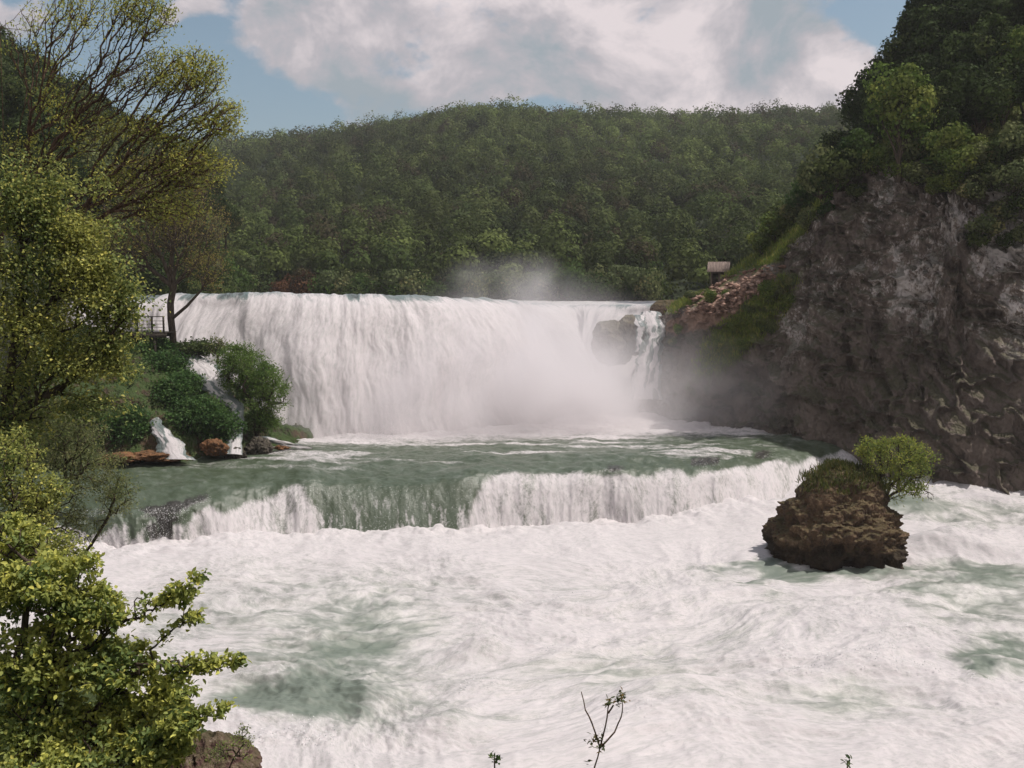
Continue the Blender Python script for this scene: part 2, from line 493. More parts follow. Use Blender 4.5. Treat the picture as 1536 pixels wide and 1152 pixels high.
def grow_tree(name, seeds, blobs, palette, leaf, per, rng, label=None, cat=None, group=None, tip_r=.008, pw=.5, max_r=.4,
              spread=.25, bf=.25, shape='kite', bark=None, cmax=4, droop=-.1, base=None, fold=.25, extra=None, jitter=.3, thin=None):
    """A tree: MST branches through blob points, leaves along the finest twigs. leaf=(length, width)."""
    T = pts_in_blobs(blobs, rng)
    if extra is not None: T = np.concatenate([T, extra])
    pos, par, cnt, ns = mst(seeds, T, bf)
    base = np.asarray(pos[0] if base is None else base, float)
    root = empty(name, base, label, cat, group)
    pos = pos - base
    rad = np.minimum(tip_r * cnt ** pw, max_r)
    tubes('trunk', pos, par, rad, bark or M_BARK, root, 5, rng)
    e = np.nonzero((par >= 0) & (cnt <= cmax))[0]
    if thin is not None: e = e[thin(pos[e] + base)]
    if per > 0 and len(e):
        k = rng.poisson(per, len(e)); e = np.repeat(e, k); n = len(e)
        u = rng.random((n, 1)); c = pos[par[e]] * (1 - u) + pos[e] * u
        tw = unit(pos[e] - pos[par[e]])
        # short side sprays: leaves sit in small flat groups
        c = c + rng.normal(size=(n, 3)) * spread * np.array([1, 1, .7])
        ax = unit(tw * .5 + rng.normal(size=(n, 3)) * .7 + np.array([0, 0, droop]))
        nr = unit(np.array([[0, 0, 1.]]) + rng.normal(size=(n, 3)) * .55)
        L = leaf[0] * (1 + (rng.random(n) - .5) * 2 * jitter); Wd = leaf[1] * (1 + (rng.random(n) - .5) * jitter)
        # colour runs in patches: neighbouring twigs share a hue
        patch = vnoise(*( (c + base) / (spread * 6)).T, seed=7)
        cols = pick_colors(n, palette, rng)
        srt = sorted(palette, key=lambda p: p[0] + p[1])
        hi = np.array(srt[-1][:3]); lo = np.array(srt[0][:3])
        cols = cols * .7 + .3 * (lo + (hi - lo) * np.clip((patch[:, None] - .25) * 1.9, 0, 1))
        leaf_obj('crown', c, ax, nr, L, Wd, palette, rng, root, shape, None, fold, np.minimum(cols * 1.3, .75))
    return root


def leaf_clumps(centres, radii, n_each, size, rng, palette_fn, up_only=True, nj=.45):
    """Far foliage: small faces over the outside of lumpy crowns. Returns C,A,N,L,W,cols."""
    m = len(centres); idx = np.repeat(np.arange(m), n_each); n = len(idx)
    d = unit(rng.normal(size=(n, 3)))
    if up_only: d[:, 2] = np.where(rng.random(n) < .85, np.abs(d[:, 2]), d[:, 2] * .6)
    lump = 0.72 + .5 * vnoise(*(d * 1.9 + idx[:, None] * 3.7).T, seed=3)
    r = radii[idx] * lump[:, None] * (.78 + .27 * rng.random((n, 1)))
    C = centres[idx] + d * r
    N = unit(d + rng.normal(size=(n, 3)) * nj)
    A = unit(np.cross(N, rng.normal(size=(n, 3))))
    s = size * (.6 + .8 * rng.random(n))
    return C - A * s[:, None] * .5, A, N, s, s * .9, palette_fn(idx, n)

# ================================================================== THE SETTING
R = np.random.default_rng(11)


def proj(P):
    """World points to photo pixels."""
    x, y, z = P[..., 0], P[..., 1], P[..., 2] - ZC
    c, s = math.cos(PITCH), math.sin(PITCH)
    d = y * c - z * s; v = y * s + z * c
    return 768 + FPX * x / d, 576 - FPX * v / d


def level(z, py):
    """Distance ahead at which a level of height z is seen on photo row py."""
    return (ZC - z) / ((py - HORIZON) / FPX)


Z_POOL = 3.8

# ---- ground sheet, far out to the horizon
g = mesh_obj('ground', [(-900, -400, -6), (900, -400, -6), (900, 1000, -6), (-900, 1000, -6)], np.array([[0, 1, 2, 3]]), M_SOIL)
tag(g, kind='structure')


# ---- forested hill beyond the falls
RIDGE_PX = [-600, 0, 200, 340, 430, 500, 600, 680, 760, 850, 940, 1000, 1100, 1200, 1270, 1400, 1700, 2300]
RIDGE_PY = [250, 235, 225, 213, 205, 200, 190, 178, 176, 184, 182, 186, 185, 177, 169, 160, 150, 140]


def hill_z(x, y):
    px = 768 + FPX * x / np.maximum(y, 40)
    zr = ZC + (HORIZON - np.interp(px, RIDGE_PX, RIDGE_PY)) / FPX * 560 - 9
    t = np.clip((y - 150) / 410, 0, 1)
    gully = (fbm(x / 95, y / 240, 0, 4, 21) - .5)
    z = 12.8 + (zr - 12.8) * (t * .62 + .38 * sstep(0, 1, t)) + gully * 44 * np.sqrt(np.clip(t, 0, 1)) * np.clip(1 - t, 0, 1) * 1.3
    z = z + (fbm(x / 60, y / 60, 0, 3, 5) - .5) * 5 * t
    back = np.clip((y - 560) / 300, 0, 1)
    return z - back * 60


xs = np.linspace(-620, 620, 160); ys = np.linspace(138, 900, 110)
X, Y = np.meshgrid(xs, ys)
Z = hill_z(X, Y); Z = np.where(Y < 152, 10, Z)
tag(grid_obj('hill', np.stack([X, Y, Z], -1), M_SOIL), kind='structure')

# the wood on it: one mass of many crowns
cx, cyy = [], []
yv = 158.0
while yv < 590:
    sp = 4.7 + yv * .0056
    xx = np.arange(-.66 * yv - 10, .60 * yv + 10, sp)
    cx.append(xx + (R.random(len(xx)) - .5) * sp * .9); cyy.append(yv + (R.random(len(xx)) - .5) * sp * .9)
    yv += sp * .80
cx = np.concatenate(cx); cyy = np.concatenate(cyy)
rr = (2.2 + 1.7 * R.random(len(cx)) ** 1.4) * (.8 + cyy * .0009)
cz = hill_z(cx, cyy) + rr * (.6 + .9 * R.random(len(cx)))
centres = np.stack([cx, cyy, cz], 1)
radii = np.stack([rr, rr, rr * (1.0 + .7 * R.random(len(rr)))], 1)
big = fbm(cx / 70, cyy / 70, 0, 3, 31)
hue = R.random(len(cx)); up = np.clip((cyy - 160) / 400, 0, 1)
base_c = np.stack([.050 + .050 * hue + .03 * (big - .5), .072 + .052 * hue + .045 * (big - .5), .022 + .016 * hue], 1)
base_c *= (0.80 + .45 * np.clip(big[:, None] * 1.5 - .35, 0, 1)) * (.5 + 1.4 * R.random((len(cx), 1)))
brown = R.random(len(cx)) < .10
base_c[brown] = (.075, .066, .035)


def far_cols(idx, n):
    return np.clip(base_c[idx] * (1 + (R.random((n, 1)) - .5) * .3) * .85, .003, 1)


n_each = np.where(cyy < 260, 360, np.where(cyy < 400, 210, 130))
C_, A_, N_, L_, W_, K_ = leaf_clumps(centres, radii, n_each, .55, R, far_cols, True, .28)
sc_ = (.75 + np.repeat(cyy, n_each) / 650)
tag(leaf_obj('forest', C_, A_, N_, L_ * sc_, W_ * sc_, None, R, None, 'kite', M_FARLEAF, .12, K_),
    'dense green broadleaf forest covering the whole far hill', 'forest', kind='stuff')


# ---- upper river, its lip and the great fall
LIP_PX = np.array([90, 200, 300, 400, 500, 600, 680, 740, 790, 835, 880, 930, 985, 1030], float)
LIP_Y = np.array([92, 91, 90, 89.5, 90, 91.5, 94, 98, 104, 109, 110, 107, 105, 105], float)
LIP_PY = np.array([447, 443, 440, 438, 440, 442, 445, 448, 454, 457, 456.5, 456, 456, 456], float)
BASE_PY = np.array([690, 665, 655, 650, 648, 645, 640, 634, 627, 620, 616, 614, 612, 610], float)
nc = 820
pxs = np.linspace(90, 1030, nc)
ly = smooth_interp(pxs, LIP_PX, LIP_Y); lpy = smooth_interp(pxs, LIP_PX, LIP_PY)
lpy = lpy + (fbm(pxs / 22, 0, 0, 4, 41, gain=.65) - .5) * 6.5 * np.where(pxs < 800, 1, .5)
lx = (pxs - 768) / FPX * ly; lz = ZC - (lpy - HORIZON) / FPX * ly
Lp = np.stack([lx, ly], 1)
tan = unit(np.gradient(Lp, axis=0)); nrm = np.stack([tan[:, 1], -tan[:, 0]], 1)
kk = np.exp(-.5 * (np.arange(-60, 61) / 26) ** 2); kk /= kk.sum()
nrm = unit(np.stack([np.convolve(np.pad(nrm[:, i], 60, 'edge'), kk, 'valid') for i in (0, 1)], 1))
nr_ = 300
tau = np.linspace(0, 1.12, nr_)[:, None]
arc = np.cumsum(np.r_[0, np.linalg.norm(np.diff(Lp, axis=0), axis=1)])[None, :]
H = (lz - Z_POOL)[None, :]
reach = np.interp(pxs, [90, 300, 600, 780, 880, 960, 1030], [5, 7, 8, 7.5, 8, 7.5, 6])[None, :]
# travertine steps behind the water make the face bulge and recess
step = fbm(arc / 5.0, tau * .8, 3.0, 3, 50) * 1.0
outw = reach * (1.0 * tau ** .8) + 1.0 * (1 - np.exp(-tau * 14))
zz = lz[None, :] - H * tau ** 1.28
T2 = tau + 0 * arc
wf = fbm(arc / 6, T2 * 2.2, 0, 3, 60) * 2.0
colm = fbm(arc / 1.5 + wf, T2 * 2.3, 0, 4, 61, ridged=True)
fine_ = fbm(arc / .42 + wf * 2, T2 * 6.5, 0, 3, 62)
bil = fbm(arc / 1.3 + wf, T2 * 2.4, 1.5, 5, 63, gain=.55)
amp = sstep(0.0, .18, T2)
disp = amp * ((step - .5) * 3.8 + (colm - .55) * .22 + (bil - .5) * 1.0 * (T2 ** .4)) + (fine_ - .5) * .12 * sstep(0, .05, T2)
outw = outw + disp
PX_ = Lp[None, :, 0] + nrm[None, :, 0] * outw; PY_ = Lp[None, :, 1] + nrm[None, :, 1] * outw
zz = zz + amp * (bil - .5) * .3
fall_P = np.stack([PX_, PY_, zz], -1)
dk = fbm(arc / 1.1 + wf, T2 * 3.0, 0, 4, 70)
left_thin = np.interp(pxs, [90, 250, 560, 660, 800, 860, 900, 1030], [.9, 1.0, 1.0, .6, .1, .55, .4, .4])[None, :]
foam = .62 + .75 * sstep(.0, .14, T2) - left_thin * .75 * (dk > .0) * sstep(.46, .62, dk) * (1 - sstep(.05, .24, T2))
foam = foam - left_thin * .35 * sstep(.5, .66, fbm(arc / 1.8 + wf, T2 * 3.5, 5, 4, 71)) * sstep(.15, .3, T2) * (1 - sstep(.6, .95, T2))
rockm = left_thin * .55 * sstep(.5, .62, dk) * (1 - sstep(.04, .2, T2))
flow = np.stack([arc * 1.25 + wf * 1.5, T2 * 5.0, T2 * 0], -1)
fallo = grid_obj('waterfall', fall_P, M_FALL, None, {'foam': foam, 'rock': rockm, 'flow': flow})
tag(fallo, 'wide white curtain of water pouring over the upper rock lip', kind='structure')

# upper river behind the lip
rows = np.linspace(0, 1, 70)[:, None] ** 1.6
YY = ly[None, :] + rows * (172 - ly[None, :])
uz = lz[None, :] * (1 - rows ** .35) + 13.9 * rows ** .35
XX = (pxs[None, :] - 768) / FPX * YY
uz = uz + (fbm(XX / 2.2, YY / 3.0, 0, 4, 80) - .5) * .28 * np.minimum(rows * 30, 1)
ufl = np.stack([XX, YY * .6, 0 * XX], -1)
ufo = .30 + .5 * np.exp(-rows * 25) + .25 * sstep(700, 900, pxs)[None, :] + 0 * XX
upper = grid_obj('upper_river', np.stack([XX, YY, uz], -1), M_RIVER, None, {'foam': ufo, 'flow': ufl, 'rock': 0 * XX})
tag(upper, kind='structure')

# ---- middle pool and the low curved cascade
CR_PX = np.array([-150, 60, 200, 260, 330, 380, 430, 460, 500, 560, 620, 680, 740, 830, 920, 1010, 1080, 1130, 1160, 1178, 1200, 1240, 1300, 1400], float)
CR_PY = np.array([768, 766, 758, 745, 728, 718, 709, 706, 703, 702, 702, 702, 700, 696, 692, 685, 683, 677, 673, 670, 662, 655, 650, 650], float)
BA_PX = np.array([-150, 60, 200, 300, 400, 480, 600, 700, 800, 900, 1000, 1100, 1150, 1180, 1240, 1400], float)
BA_PY = np.array([812, 812, 812, 812, 808, 803, 802, 797, 789, 782, 772, 757, 748, 742, 716, 700], float)
ncol = 900
pc = np.linspace(-150, 1400, ncol)
ZCR = smooth_interp(pc, [-150, 200, 270, 350, 440, 500, 900, 1400], [2.3, 2.6, 2.9, 3.3, 3.7, 3.8, 3.8, 3.8])
Yc = level(ZCR, smooth_interp(pc, CR_PX, CR_PY, 7) + (fbm(pc / 95, 1, 0, 3, 90, gain=.4) - .5) * 12 * (1 - .8 * np.exp(-((pc - 590) / 110) ** 4)))
# lower water level under the crest
zl_ = np.interp(pc, [-150, 260, 450, 900, 1100, 1180, 1260, 1400], [.6, .5, .2, .25, .9, 1.3, 1.9, 2.2])
Yb = np.minimum(level(zl_, np.interp(pc, BA_PX, BA_PY)), Yc - 1.5)
tongue = sstep(455, 500, pc) * (1 - sstep(670, 735, pc))
# along each column: pool part then drop
base_y = np.interp(pc, [-150, 200, 430, 600, 740, 830, 930, 1030, 1100, 1180, 1240, 1400], [92, 90, 90, 92, 98, 104, 108, 106, 98, 96, 96, 96])
npool, ndrop = 170, 150
q1 = np.linspace(0, 1, npool, endpoint=False)[:, None]
Y1 = base_y[None, :] + (Yc - base_y)[None, :] * q1 ** .75
q2 = np.linspace(0, 1.15, ndrop)[:, None]
tg = tongue[None, :]
Y2 = Yc[None, :] + (Yb - Yc)[None, :] * (q2 * (1 - tg) + tg * q2)
dropf = (1 - tg) * np.clip(q2, 0, 1.2) ** 1.8 + tg * (np.clip(q2, 0, 1.2) ** 1.7)
h_ = (ZCR - zl_ + .15)[None, :]
Yp = np.concatenate([Y1, Y2], 0)
Xp = (pc[None, :] - 768) / FPX * Yp
# gentle sag before the crest, strongest over the tongue
dist = np.clip(Yp - Yc[None, :], 0, 99)
sag = np.concatenate([0 * Y1, np.ones_like(Y2)], 0)
Zp = Z_POOL - (Z_POOL - ZCR)[None, :] * np.exp(-dist / 5.0) - np.concatenate([0 * Y1, dropf * h_], 0) - (.45 + .25 * tg) * np.exp(-dist / (1.6 + 2.6 * tg))
chop = (fbm(Xp / 3.2, Yp / 2.2, 0, 4, 91) - .5) * .38 + (fbm(Xp / .9, Yp / .8, 0, 4, 92, gain=.6) - .5) * .24
near_fall = sstep(78, 88, Yp)
Zp = Zp + chop * (1 + 1.2 * near_fall) * np.concatenate([np.ones_like(Y1), (1 - .8 * np.clip(q2, 0, 1)) + 0 * Y2], 0)
Zp = Zp - 14 * sstep(0, 1, (Yp - base_y[None, :] + 1.0) / 1.0) * 0
# lumpy drop: ribs of water over the ledge stones
qd = np.concatenate([0 * Y1, q2 + 0 * Y2], 0)
arcp = (pc[None, :] - 768) / FPX * 68 + 0 * Yp
rib = fbm(arcp / 1.1 + .3 * fbm(arcp, qd, 0, 2, 94), qd * 1.4, 0, 4, 93, ridged=True) - .55
Yp = Yp - ((fbm(arcp / 3.5, qd * .6, 7, 3, 83) - .5) * 1.8 + rib * .28) * (1 - .9 * tg) * sstep(.02, .5, qd) - (fbm(arcp / .3, qd * 3, 0, 3, 95) - .5) * .22 * sstep(.1, .5, qd) * (1 - .7 * tg)
Xp = (pc[None, :] - 768) / FPX * Yp
pxx = pc[None, :] + 0 * Yp
qn = qd + .18 * (fbm(arcp / 1.3, qd * 1.5, 3, 4, 85) - .5)
tgq = sstep(425, 450, pxx - 45 * qn) * (1 - sstep(-14, 14, pxx - (762 - 78 * np.clip(qn, 0, 1) ** .7)))
lobe = 1 - tgq
spk = fbm(arcp / .32 + 1.5 * fbm(arcp / 3, qd * 2, 0, 3, 89), qd * 5.0 + .6 * fbm(arcp / .7, 0, 0, 3, 88), 2, 4, 96, gain=.65)
fp = .10 + 1.15 * sstep(74, 84, Yp - 0.010 * np.clip(pxx - 600, 0, 900)) + .10 * sstep(640, 1100, pxx)
streak = fbm(Xp / 7, Yp / 1.0, 0, 4, 97)
fp = fp + .5 * sstep(.5, .72, streak) * sstep(66, 72, Yp)
onset = np.interp(pxx, [200, 300, 380, 440, 700, 800, 1000, 1180], [.55, .40, .30, .05, .05, .12, .2, .25]) * (.1 + 1.9 * fbm(arcp / 1.8, qd * .8, 0, 4, 98))
fd_ = lobe * .95 * sstep(onset, onset + .22, qd) + tgq * (.0 + .16 * sstep(.5, 1, qd) + .55 * sstep(.50, .72, spk) * sstep(.25, .8, qd)) + lobe * .9 * np.minimum(fbm(arcp / 1.1, qd * 1.2, 9, 5, 84, gain=.6) - .52, 0.06)
fp = np.where(qd > 0, fp * (1 - sstep(0, .1, qd)) + fd_, fp)
fp = fp - .15 * (1 - sstep(0, 1.5, dist)) * (qd <= 0)
# dark bed showing where the water runs thin over the ledge
rk = sstep(.46, .60, fbm(arcp / 2.2, qd * .5, 4, 4, 99)) * (sstep(-1.5, 0, -dist)) * (1 - sstep(.10, .38, qd))
rk = rk * np.interp(pxx, [180, 230, 460, 500, 700, 745, 1150, 1180], [.6, .8, .8, 0, 0, .8, .9, 0]) * (1 - tgq)
ldn = pxx + 70 * (fbm(arcp / .9, qd * 1.5, 0, 4, 87) - .5)
leftdark = sstep(190, 225, ldn) * (1 - sstep(255, 300, ldn)) * sstep(-.6, .0, -dist) * sstep(.42, .55, fbm(arcp / .8, qd * 3, 0, 4, 86) + .1)
rk = np.clip(rk + leftdark * 1.0, 0, 1.2); fp = fp - leftdark * .55 * (1 - sstep(.75, 1, qd)) - .45 * rk * (qd < .4)
rk = rk * .85
pf = np.stack([arcp * .9, np.where(qd > 0, Yc[None, :] * 1.1 - qd * 2.6, Yp * 1.1), 0 * Xp], -1)
pool = grid_obj('middle_pool', np.stack([Xp, Yp, Zp], -1), M_POOL, None, {'foam': fp, 'rock': rk, 'flow': pf})
tag(pool, kind='structure')

# ---- lower river, white with rapids
ncl, nrw = 820, 640
pcl = np.linspace(-420, 1900, ncl)[None, :]
pyr = np.concatenate([np.linspace(1700, 1160, 60), np.linspace(1158, 640, nrw - 60)])[:, None]
Yr = level(0.0, pyr) + 0 * pcl
Xr = (pcl - 768) / FPX * Yr


def river_base(x, y):
    return .35 * sstep(58, 68, y) + .4 * sstep(-10, -16, x) * sstep(54, 60, y) + 1.5 * sstep(62, 78, y) * sstep(8, 24, x)


# the current swings from the cascade toward the viewer and to the left
wx = Xr + 5 * (fbm(Xr / 16, Yr / 16, 0, 3, 101) - .5) * 2
wy = Yr + 5 * (fbm(Xr / 16 + 9, Yr / 16, 0, 3, 102) - .5) * 2
basin = np.exp(-((Yr - 62) / 5) ** 2) * sstep(-34, -22, Xr) * (1 - sstep(18, 28, Xr))
wav = (fbm(wx / 6.5, wy / 4.0, 0, 3, 103) - .5) * 1.2 + (fbm(wx / 3.0, wy / 1.8, 0, 4, 104, gain=.55, ridged=True) - .6) * .5
rid = (fbm(wx / 1.3, wy / .9, 1, 4, 105, gain=.55, ridged=True) - .55) * .16
Zr = river_base(Xr, Yr) + (wav + rid) * (1 - .45 * basin) * np.clip(Yr / 30, .5, 1)
# foam boil at the foot of the low cascade
Yb_at = np.interp(pcl, pc, Yb)
near_foot = np.exp(-((Yr - Yb_at) / 2.6) ** 2) * (1 - sstep(1170, 1230, pcl))
Zr = Zr + near_foot * (-.25 + .8 * (fbm(Xr / 1.2, Yr / 1.2, 4, 4, 106, gain=.6) - .35))
# drowned rocks: humps in the water
for hx, hy, hr, hh in ((1420, 815, 2.1, .9), (1490, 822, 2.6, .6), (1010, 1050, 2.5, .5), (720, 985, 1.3, .7), (330, 1085, 2.6, .7), (640, 1110, 2, .5)):
    Yh = level(0.0, hy + 14); xh = (hx - 768) / FPX * Yh
    Zr = Zr + hh * np.exp(-(((Xr - xh) / hr) ** 2 + ((Yr - Yh) / (hr * .6)) ** 2))
ppx, ppy = proj(np.stack([Xr, Yr, Zr], -1))
ppx = ppx + 130 * (fbm(wx / 3.5, wy / 2.0, 5, 5, 109, gain=.6) - .5); ppy = ppy + 60 * (fbm(wx / 3.5 + 30, wy / 2.0, 5, 5, 110, gain=.6) - .5)
ff = 1.0 + (fbm(wx / 7, wy / 3.5, 0, 4, 107) - .5) * .75 + (fbm(wx / 18, wy / 9, 0, 3, 108) - .5) * .5 + (wav) * .25
ff = ff + .5 * near_foot + .3 * basin
for x0, y0, ax_, ay_, am in ((440, 1042, 85, 20, .85), (350, 1050, 60, 14, .5), (540, 1030, 50, 10, .4), (560, 985, 90, 22, .55), (1500, 990, 46, 15, 1.15), (1500, 910, 90, 36, .6), (620, 1075, 120, 26, .35),
                             (560, 925, 70, 24, .40), (940, 1005, 120, 22, .45), (400, 905, 150, 50, .3), (1280, 1052, 80, 20, .5),
                             (1430, 872, 150, 12, .55), (620, 900, 220, 60, .18), (470, 1000, 60, 30, .35), (240, 940, 120, 50, .25), (1090, 935, 200, 40, .15),
                             (1230, 858, 110, 9, .9), (1480, 764, 130, 16, .55), (1290, 740, 70, 26, .7), (1180, 672, 70, 18, .5)):  # last row paints the shade at the rock and cliff foot as foamless water
    ff = ff - 1.7 * am * np.exp(-.5 * (((ppx - x0) / ax_) ** 2 + ((ppy - y0) / ay_) ** 2))
rf = np.stack([wx * .50 + .22 * wy, wy * .80, 0 * wx], -1)
low = grid_obj('lower_river', np.stack([Xr, Yr, Zr], -1), M_RIVER, None, {'foam': ff, 'rock': 0 * ff, 'flow': rf}, flip=True)
tag(low, kind='structure')


# ---- right bank: cliff wall, grass ledge and the steep wooded slope above
CB = np.array([(95, 175), (60, 150), (36, 128), (21, 113), (13.2, 103), (11.5, 97), (18.2, 87.5), (22.8, 82.5), (26.5, 78.5), (30.5, 73.2), (37, 71.5), (44, 69), (52, 60), (57, 40), (60, 10), (62, -40)], float)
C_TOP = np.array([20, 18, 15.5, 14.6, 14.0, 13.2, 15.5, 26, 27, 25.5, 25, 25, 25, 24, 24, 24], float)       # top of the rock wall
C_LEAN = np.array([4, 4, 3, 3, 2.2, 3.0, 4.5, 9, 9, 9, 8, 8, 8, 8, 8, 8], float)
L_OFF = np.array([10, 10, 8, 6, 5, 7, 9, 8, 8.5, 8, 7, 6, 6, 6, 6, 6], float)
L_RISE = np.array([2, 2, 1.2, .6, .7, 2.6, 7.5, 2.6, 2.6, 2.6, 2.6, 2.4, 2.4, 2.4, 2.4, 2.4], float)
U_RISE = np.array([28, 24, 20, 22, 26, 36, 56, 70, 74, 72, 66, 60, 58, 55, 50, 50], float)
seg = np.r_[0, np.cumsum(np.linalg.norm(np.diff(CB, axis=0), axis=1))]
S_IDX = seg                                     # arc length of each base point
ncs, nrs = 760, 420
sv = np.concatenate([np.linspace(0, seg[3], 60, endpoint=False), np.linspace(seg[3], seg[11], 600, endpoint=False), np.linspace(seg[11], seg[-1], 100)])


def tab(v, s=None, k=9, w=3.0):
    s = sv if s is None else s
    return sum(np.interp(s + o * w, seg, v) for o in np.linspace(-1, 1, k)) / k


bx_, by_ = tab(CB[:, 0]), tab(CB[:, 1])
dxs, dys = np.gradient(bx_, sv), np.gradient(by_, sv)
cn = unit(np.stack([-dys, dxs], 1))
kk = np.exp(-.5 * (np.arange(-30, 31) / 14) ** 2); kk /= kk.sum()
cn = unit(np.stack([np.convolve(np.pad(cn[:, i], 30, 'edge'), kk, 'valid') for i in (0, 1)], 1))
topz, lean, loff, lrise, urise = [tab(v) for v in (C_TOP, C_LEAN, L_OFF, L_RISE, U_RISE)]
R_WALL, R_LEDGE = .60, .70
rv = np.linspace(0, 1, nrs)[:, None]
a = np.clip(rv / R_WALL, 0, 1); b = np.clip((rv - R_WALL) / (R_LEDGE - R_WALL), 0, 1); c = np.clip((rv - R_LEDGE) / (1 - R_LEDGE), 0, 1)
off = lean * a ** 1.5 + loff * b + 62 * c ** 1.1
cz_ = -1.5 + (topz + 1.5) * a ** .92 + lrise * b + urise * c ** np.interp(sv, [0, seg[5], seg[7], seg[-1]], [1.3, 1.35, 1.25, 1.1])[None, :]
so = sv[None, :] + 0 * rv
wallm = (1 - sstep(R_WALL - .02, R_WALL + .05, rv)) + 0 * so
big_ = fbm(so / 9, cz_ / 13, 0, 4, 120) - .5
crk = fbm(so / 3.2 + big_ * 2 + cz_ * .12, cz_ / 5.5, 0, 5, 121, ridged=True) - .55
blk = fbm(so / 1.4, cz_ / 1.4, 2, 5, 122, gain=.6) - .5
lowk = .45 + .55 * sstep(5, 13, cz_)
strata = fbm(so / 9, (cz_ + so * .55) / 1.5, 8, 4, 127, ridged=True) - .55
cell = np.abs(fbm(so / 2.4 + cz_ * .2, cz_ / 2.0, 5, 3, 125) - .5)
dispc = wallm * (big_ * 4.2 + crk * 2.4 * lowk + blk * 1.3 * lowk + strata * 1.1 * lowk - np.exp(-(cell / .03) ** 2) * .9) + (1 - wallm) * (fbm(so / 6, off / 6, 0, 3, 123) - .5) * 1.0
dispc = dispc * np.interp(sv, [0, seg[3], seg[5], seg[7]], [.3, .4, .6, 1])[None, :]
off = off + dispc
cz_ = cz_ + wallm * blk * .5 * (rv > .05) + (1 - wallm) * (fbm(so / 4, off / 4, 1, 4, 124) - .5) * 1.1
CL = np.stack([bx_[None, :] + cn[None, :, 0] * off, by_[None, :] + cn[None, :, 1] * off, cz_], -1)
cpx, cpy = proj(CL)
vis = (CL[..., 1] > 75) & (CL[..., 1] < 118)
dirt = vis * (np.exp(-.5 * (((cpx - 1105) / 42) ** 2 + ((cpy - 437 + (cpx - 1105) * .45) / 16) ** 2)) + np.exp(-.5 * (((cpx - 1045) / 40) ** 2 + ((cpy - 482 + (cpx - 1045) * .25) / 11) ** 2)))
grs = sstep(.57, .64, rv + .06 * (fbm(so / 3, rv * 20, 0, 3, 126) - .5)) * (1 - sstep(.72, .80, rv)) + vis * .9 * np.exp(-.5 * (((cpx - 1120) / 62) ** 2 + ((cpy - 490 + (cpx - 1120) * .9) / 34) ** 2))
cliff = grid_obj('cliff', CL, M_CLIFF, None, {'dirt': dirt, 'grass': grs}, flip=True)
tag(cliff, kind='structure')


def cliff_pt(s, r):
    """A point of the right bank: s metres along its base, r from 0 (water) to 1 (up the hill)."""
    i = int(np.clip(np.searchsorted(sv, s), 0, ncs - 1)); j = int(np.clip(r * (nrs - 1), 0, nrs - 1))
    return CL[j, i]


# ---- left bank: wooded valley side, the spit between falls and pool, the bank the camera stands on
def left_z(x, y):
    xi = x + 1.5 * (fbm(x / 12, y / 12, 0, 3, 130) - .5) * 4 + np.clip(88 - y, 0, 40) * .25
    return np.interp(xi, [-200, -110, -67, -52, -47, -42, -38, -35], [95, 66, 39, 30, 23, 15.5, 9, -2])


xs = np.linspace(-240, -30, 90); ys = np.linspace(20, 190, 90)
X, Y = np.meshgrid(xs, ys)
tag(grid_obj('left_hillside', np.stack([X, Y, left_z(X, Y) * (1 - sstep(150, 190, Y)) - 5 * sstep(150, 190, Y)], -1), M_SOIL), kind='structure')

SP_PX = [60, 150, 200, 260, 300, 340, 380, 420, 450, 475]
SP_SH = [68, 68.5, 69, 70, 70.8, 72, 73.5, 75, 76, 77]
SP_TOP = [12.5, 12.3, 12.2, 11.6, 9.5, 8.0, 7.2, 6.0, 4.6, 3.2]


def spit_z(px, y):
    px = np.asarray(px, float)
    sh = np.interp(px, SP_PX, SP_SH); tp = np.interp(px, SP_PX, SP_TOP)
    t = np.clip((y - sh) / 12.5, 0, 1)
    return 2.6 + (tp - 2.6) * (1 - (1 - t) ** 1.7)


pg = np.linspace(40, 478, 220)[None, :]; tq = np.linspace(-.03, 1.25, 150)[:, None]
shp = np.interp(pg, SP_PX, SP_SH)
Ys = shp + tq * 13; Xs = (pg - 768) / FPX * Ys
Zs = spit_z(pg + 0 * Ys, Ys) + np.clip(tq * 8, 0, 1) * ((fbm(Xs / 2.2, Ys / 2.2, 0, 5, 131) - .45) * 2.2 + (fbm(Xs / .6, Ys / .6, 0, 3, 132) - .5) * .6) - np.clip(-tq, 0, 1) * 60 - np.clip(tq - 1.08, 0, 1) * 60
Zs = np.where((pg < 42) | (pg > 477), Zs - 3, Zs)
spit = grid_obj('rocky_bank', np.stack([Xs, Ys, Zs], -1), M_BANK)
tag(spit, kind='structure')


def near_z(x, y):
    lump = (fbm(x / 2.5, y / 2.5, 0, 5, 140) - .5) * 1.0
    ctr = 14.3 - .62 * y + lump * .5
    leftm = sstep(-2.5, -5.5, x)
    z = ctr * (1 - leftm) + leftm * np.maximum(14.3 - .40 * y, 8.3 - np.clip(y - 15, 0, 99) * .15) + lump * leftm
    edge = np.interp(x, [-40, -12, -7, -5, -3, 0, 8, 30], [30, 24, 19, 16.5, 12, 8.5, 8, 8])
    cut = sstep(0, 1, (y - edge) / 3.5)
    return z * (1 - cut) - 3.5 * cut


xs = np.concatenate([np.linspace(-60, -14, 40), np.linspace(-13.8, 12, 190), np.linspace(12.5, 40, 30)]); ys = np.linspace(-25, 36, 240)
X, Y = np.meshgrid(xs, ys)
Zn = near_z(X, Y) + (fbm(X / .6, Y / .6, 0, 4, 141) - .5) * .45
tag(grid_obj('near_bank', np.stack([X, Y, Zn], -1), rock_material('bank_rock', (.04, .03, .02), (.10, .07, .05), (.22, .16, .13), .62, (.05, .075, .02), .9, 3.0)), kind='structure')

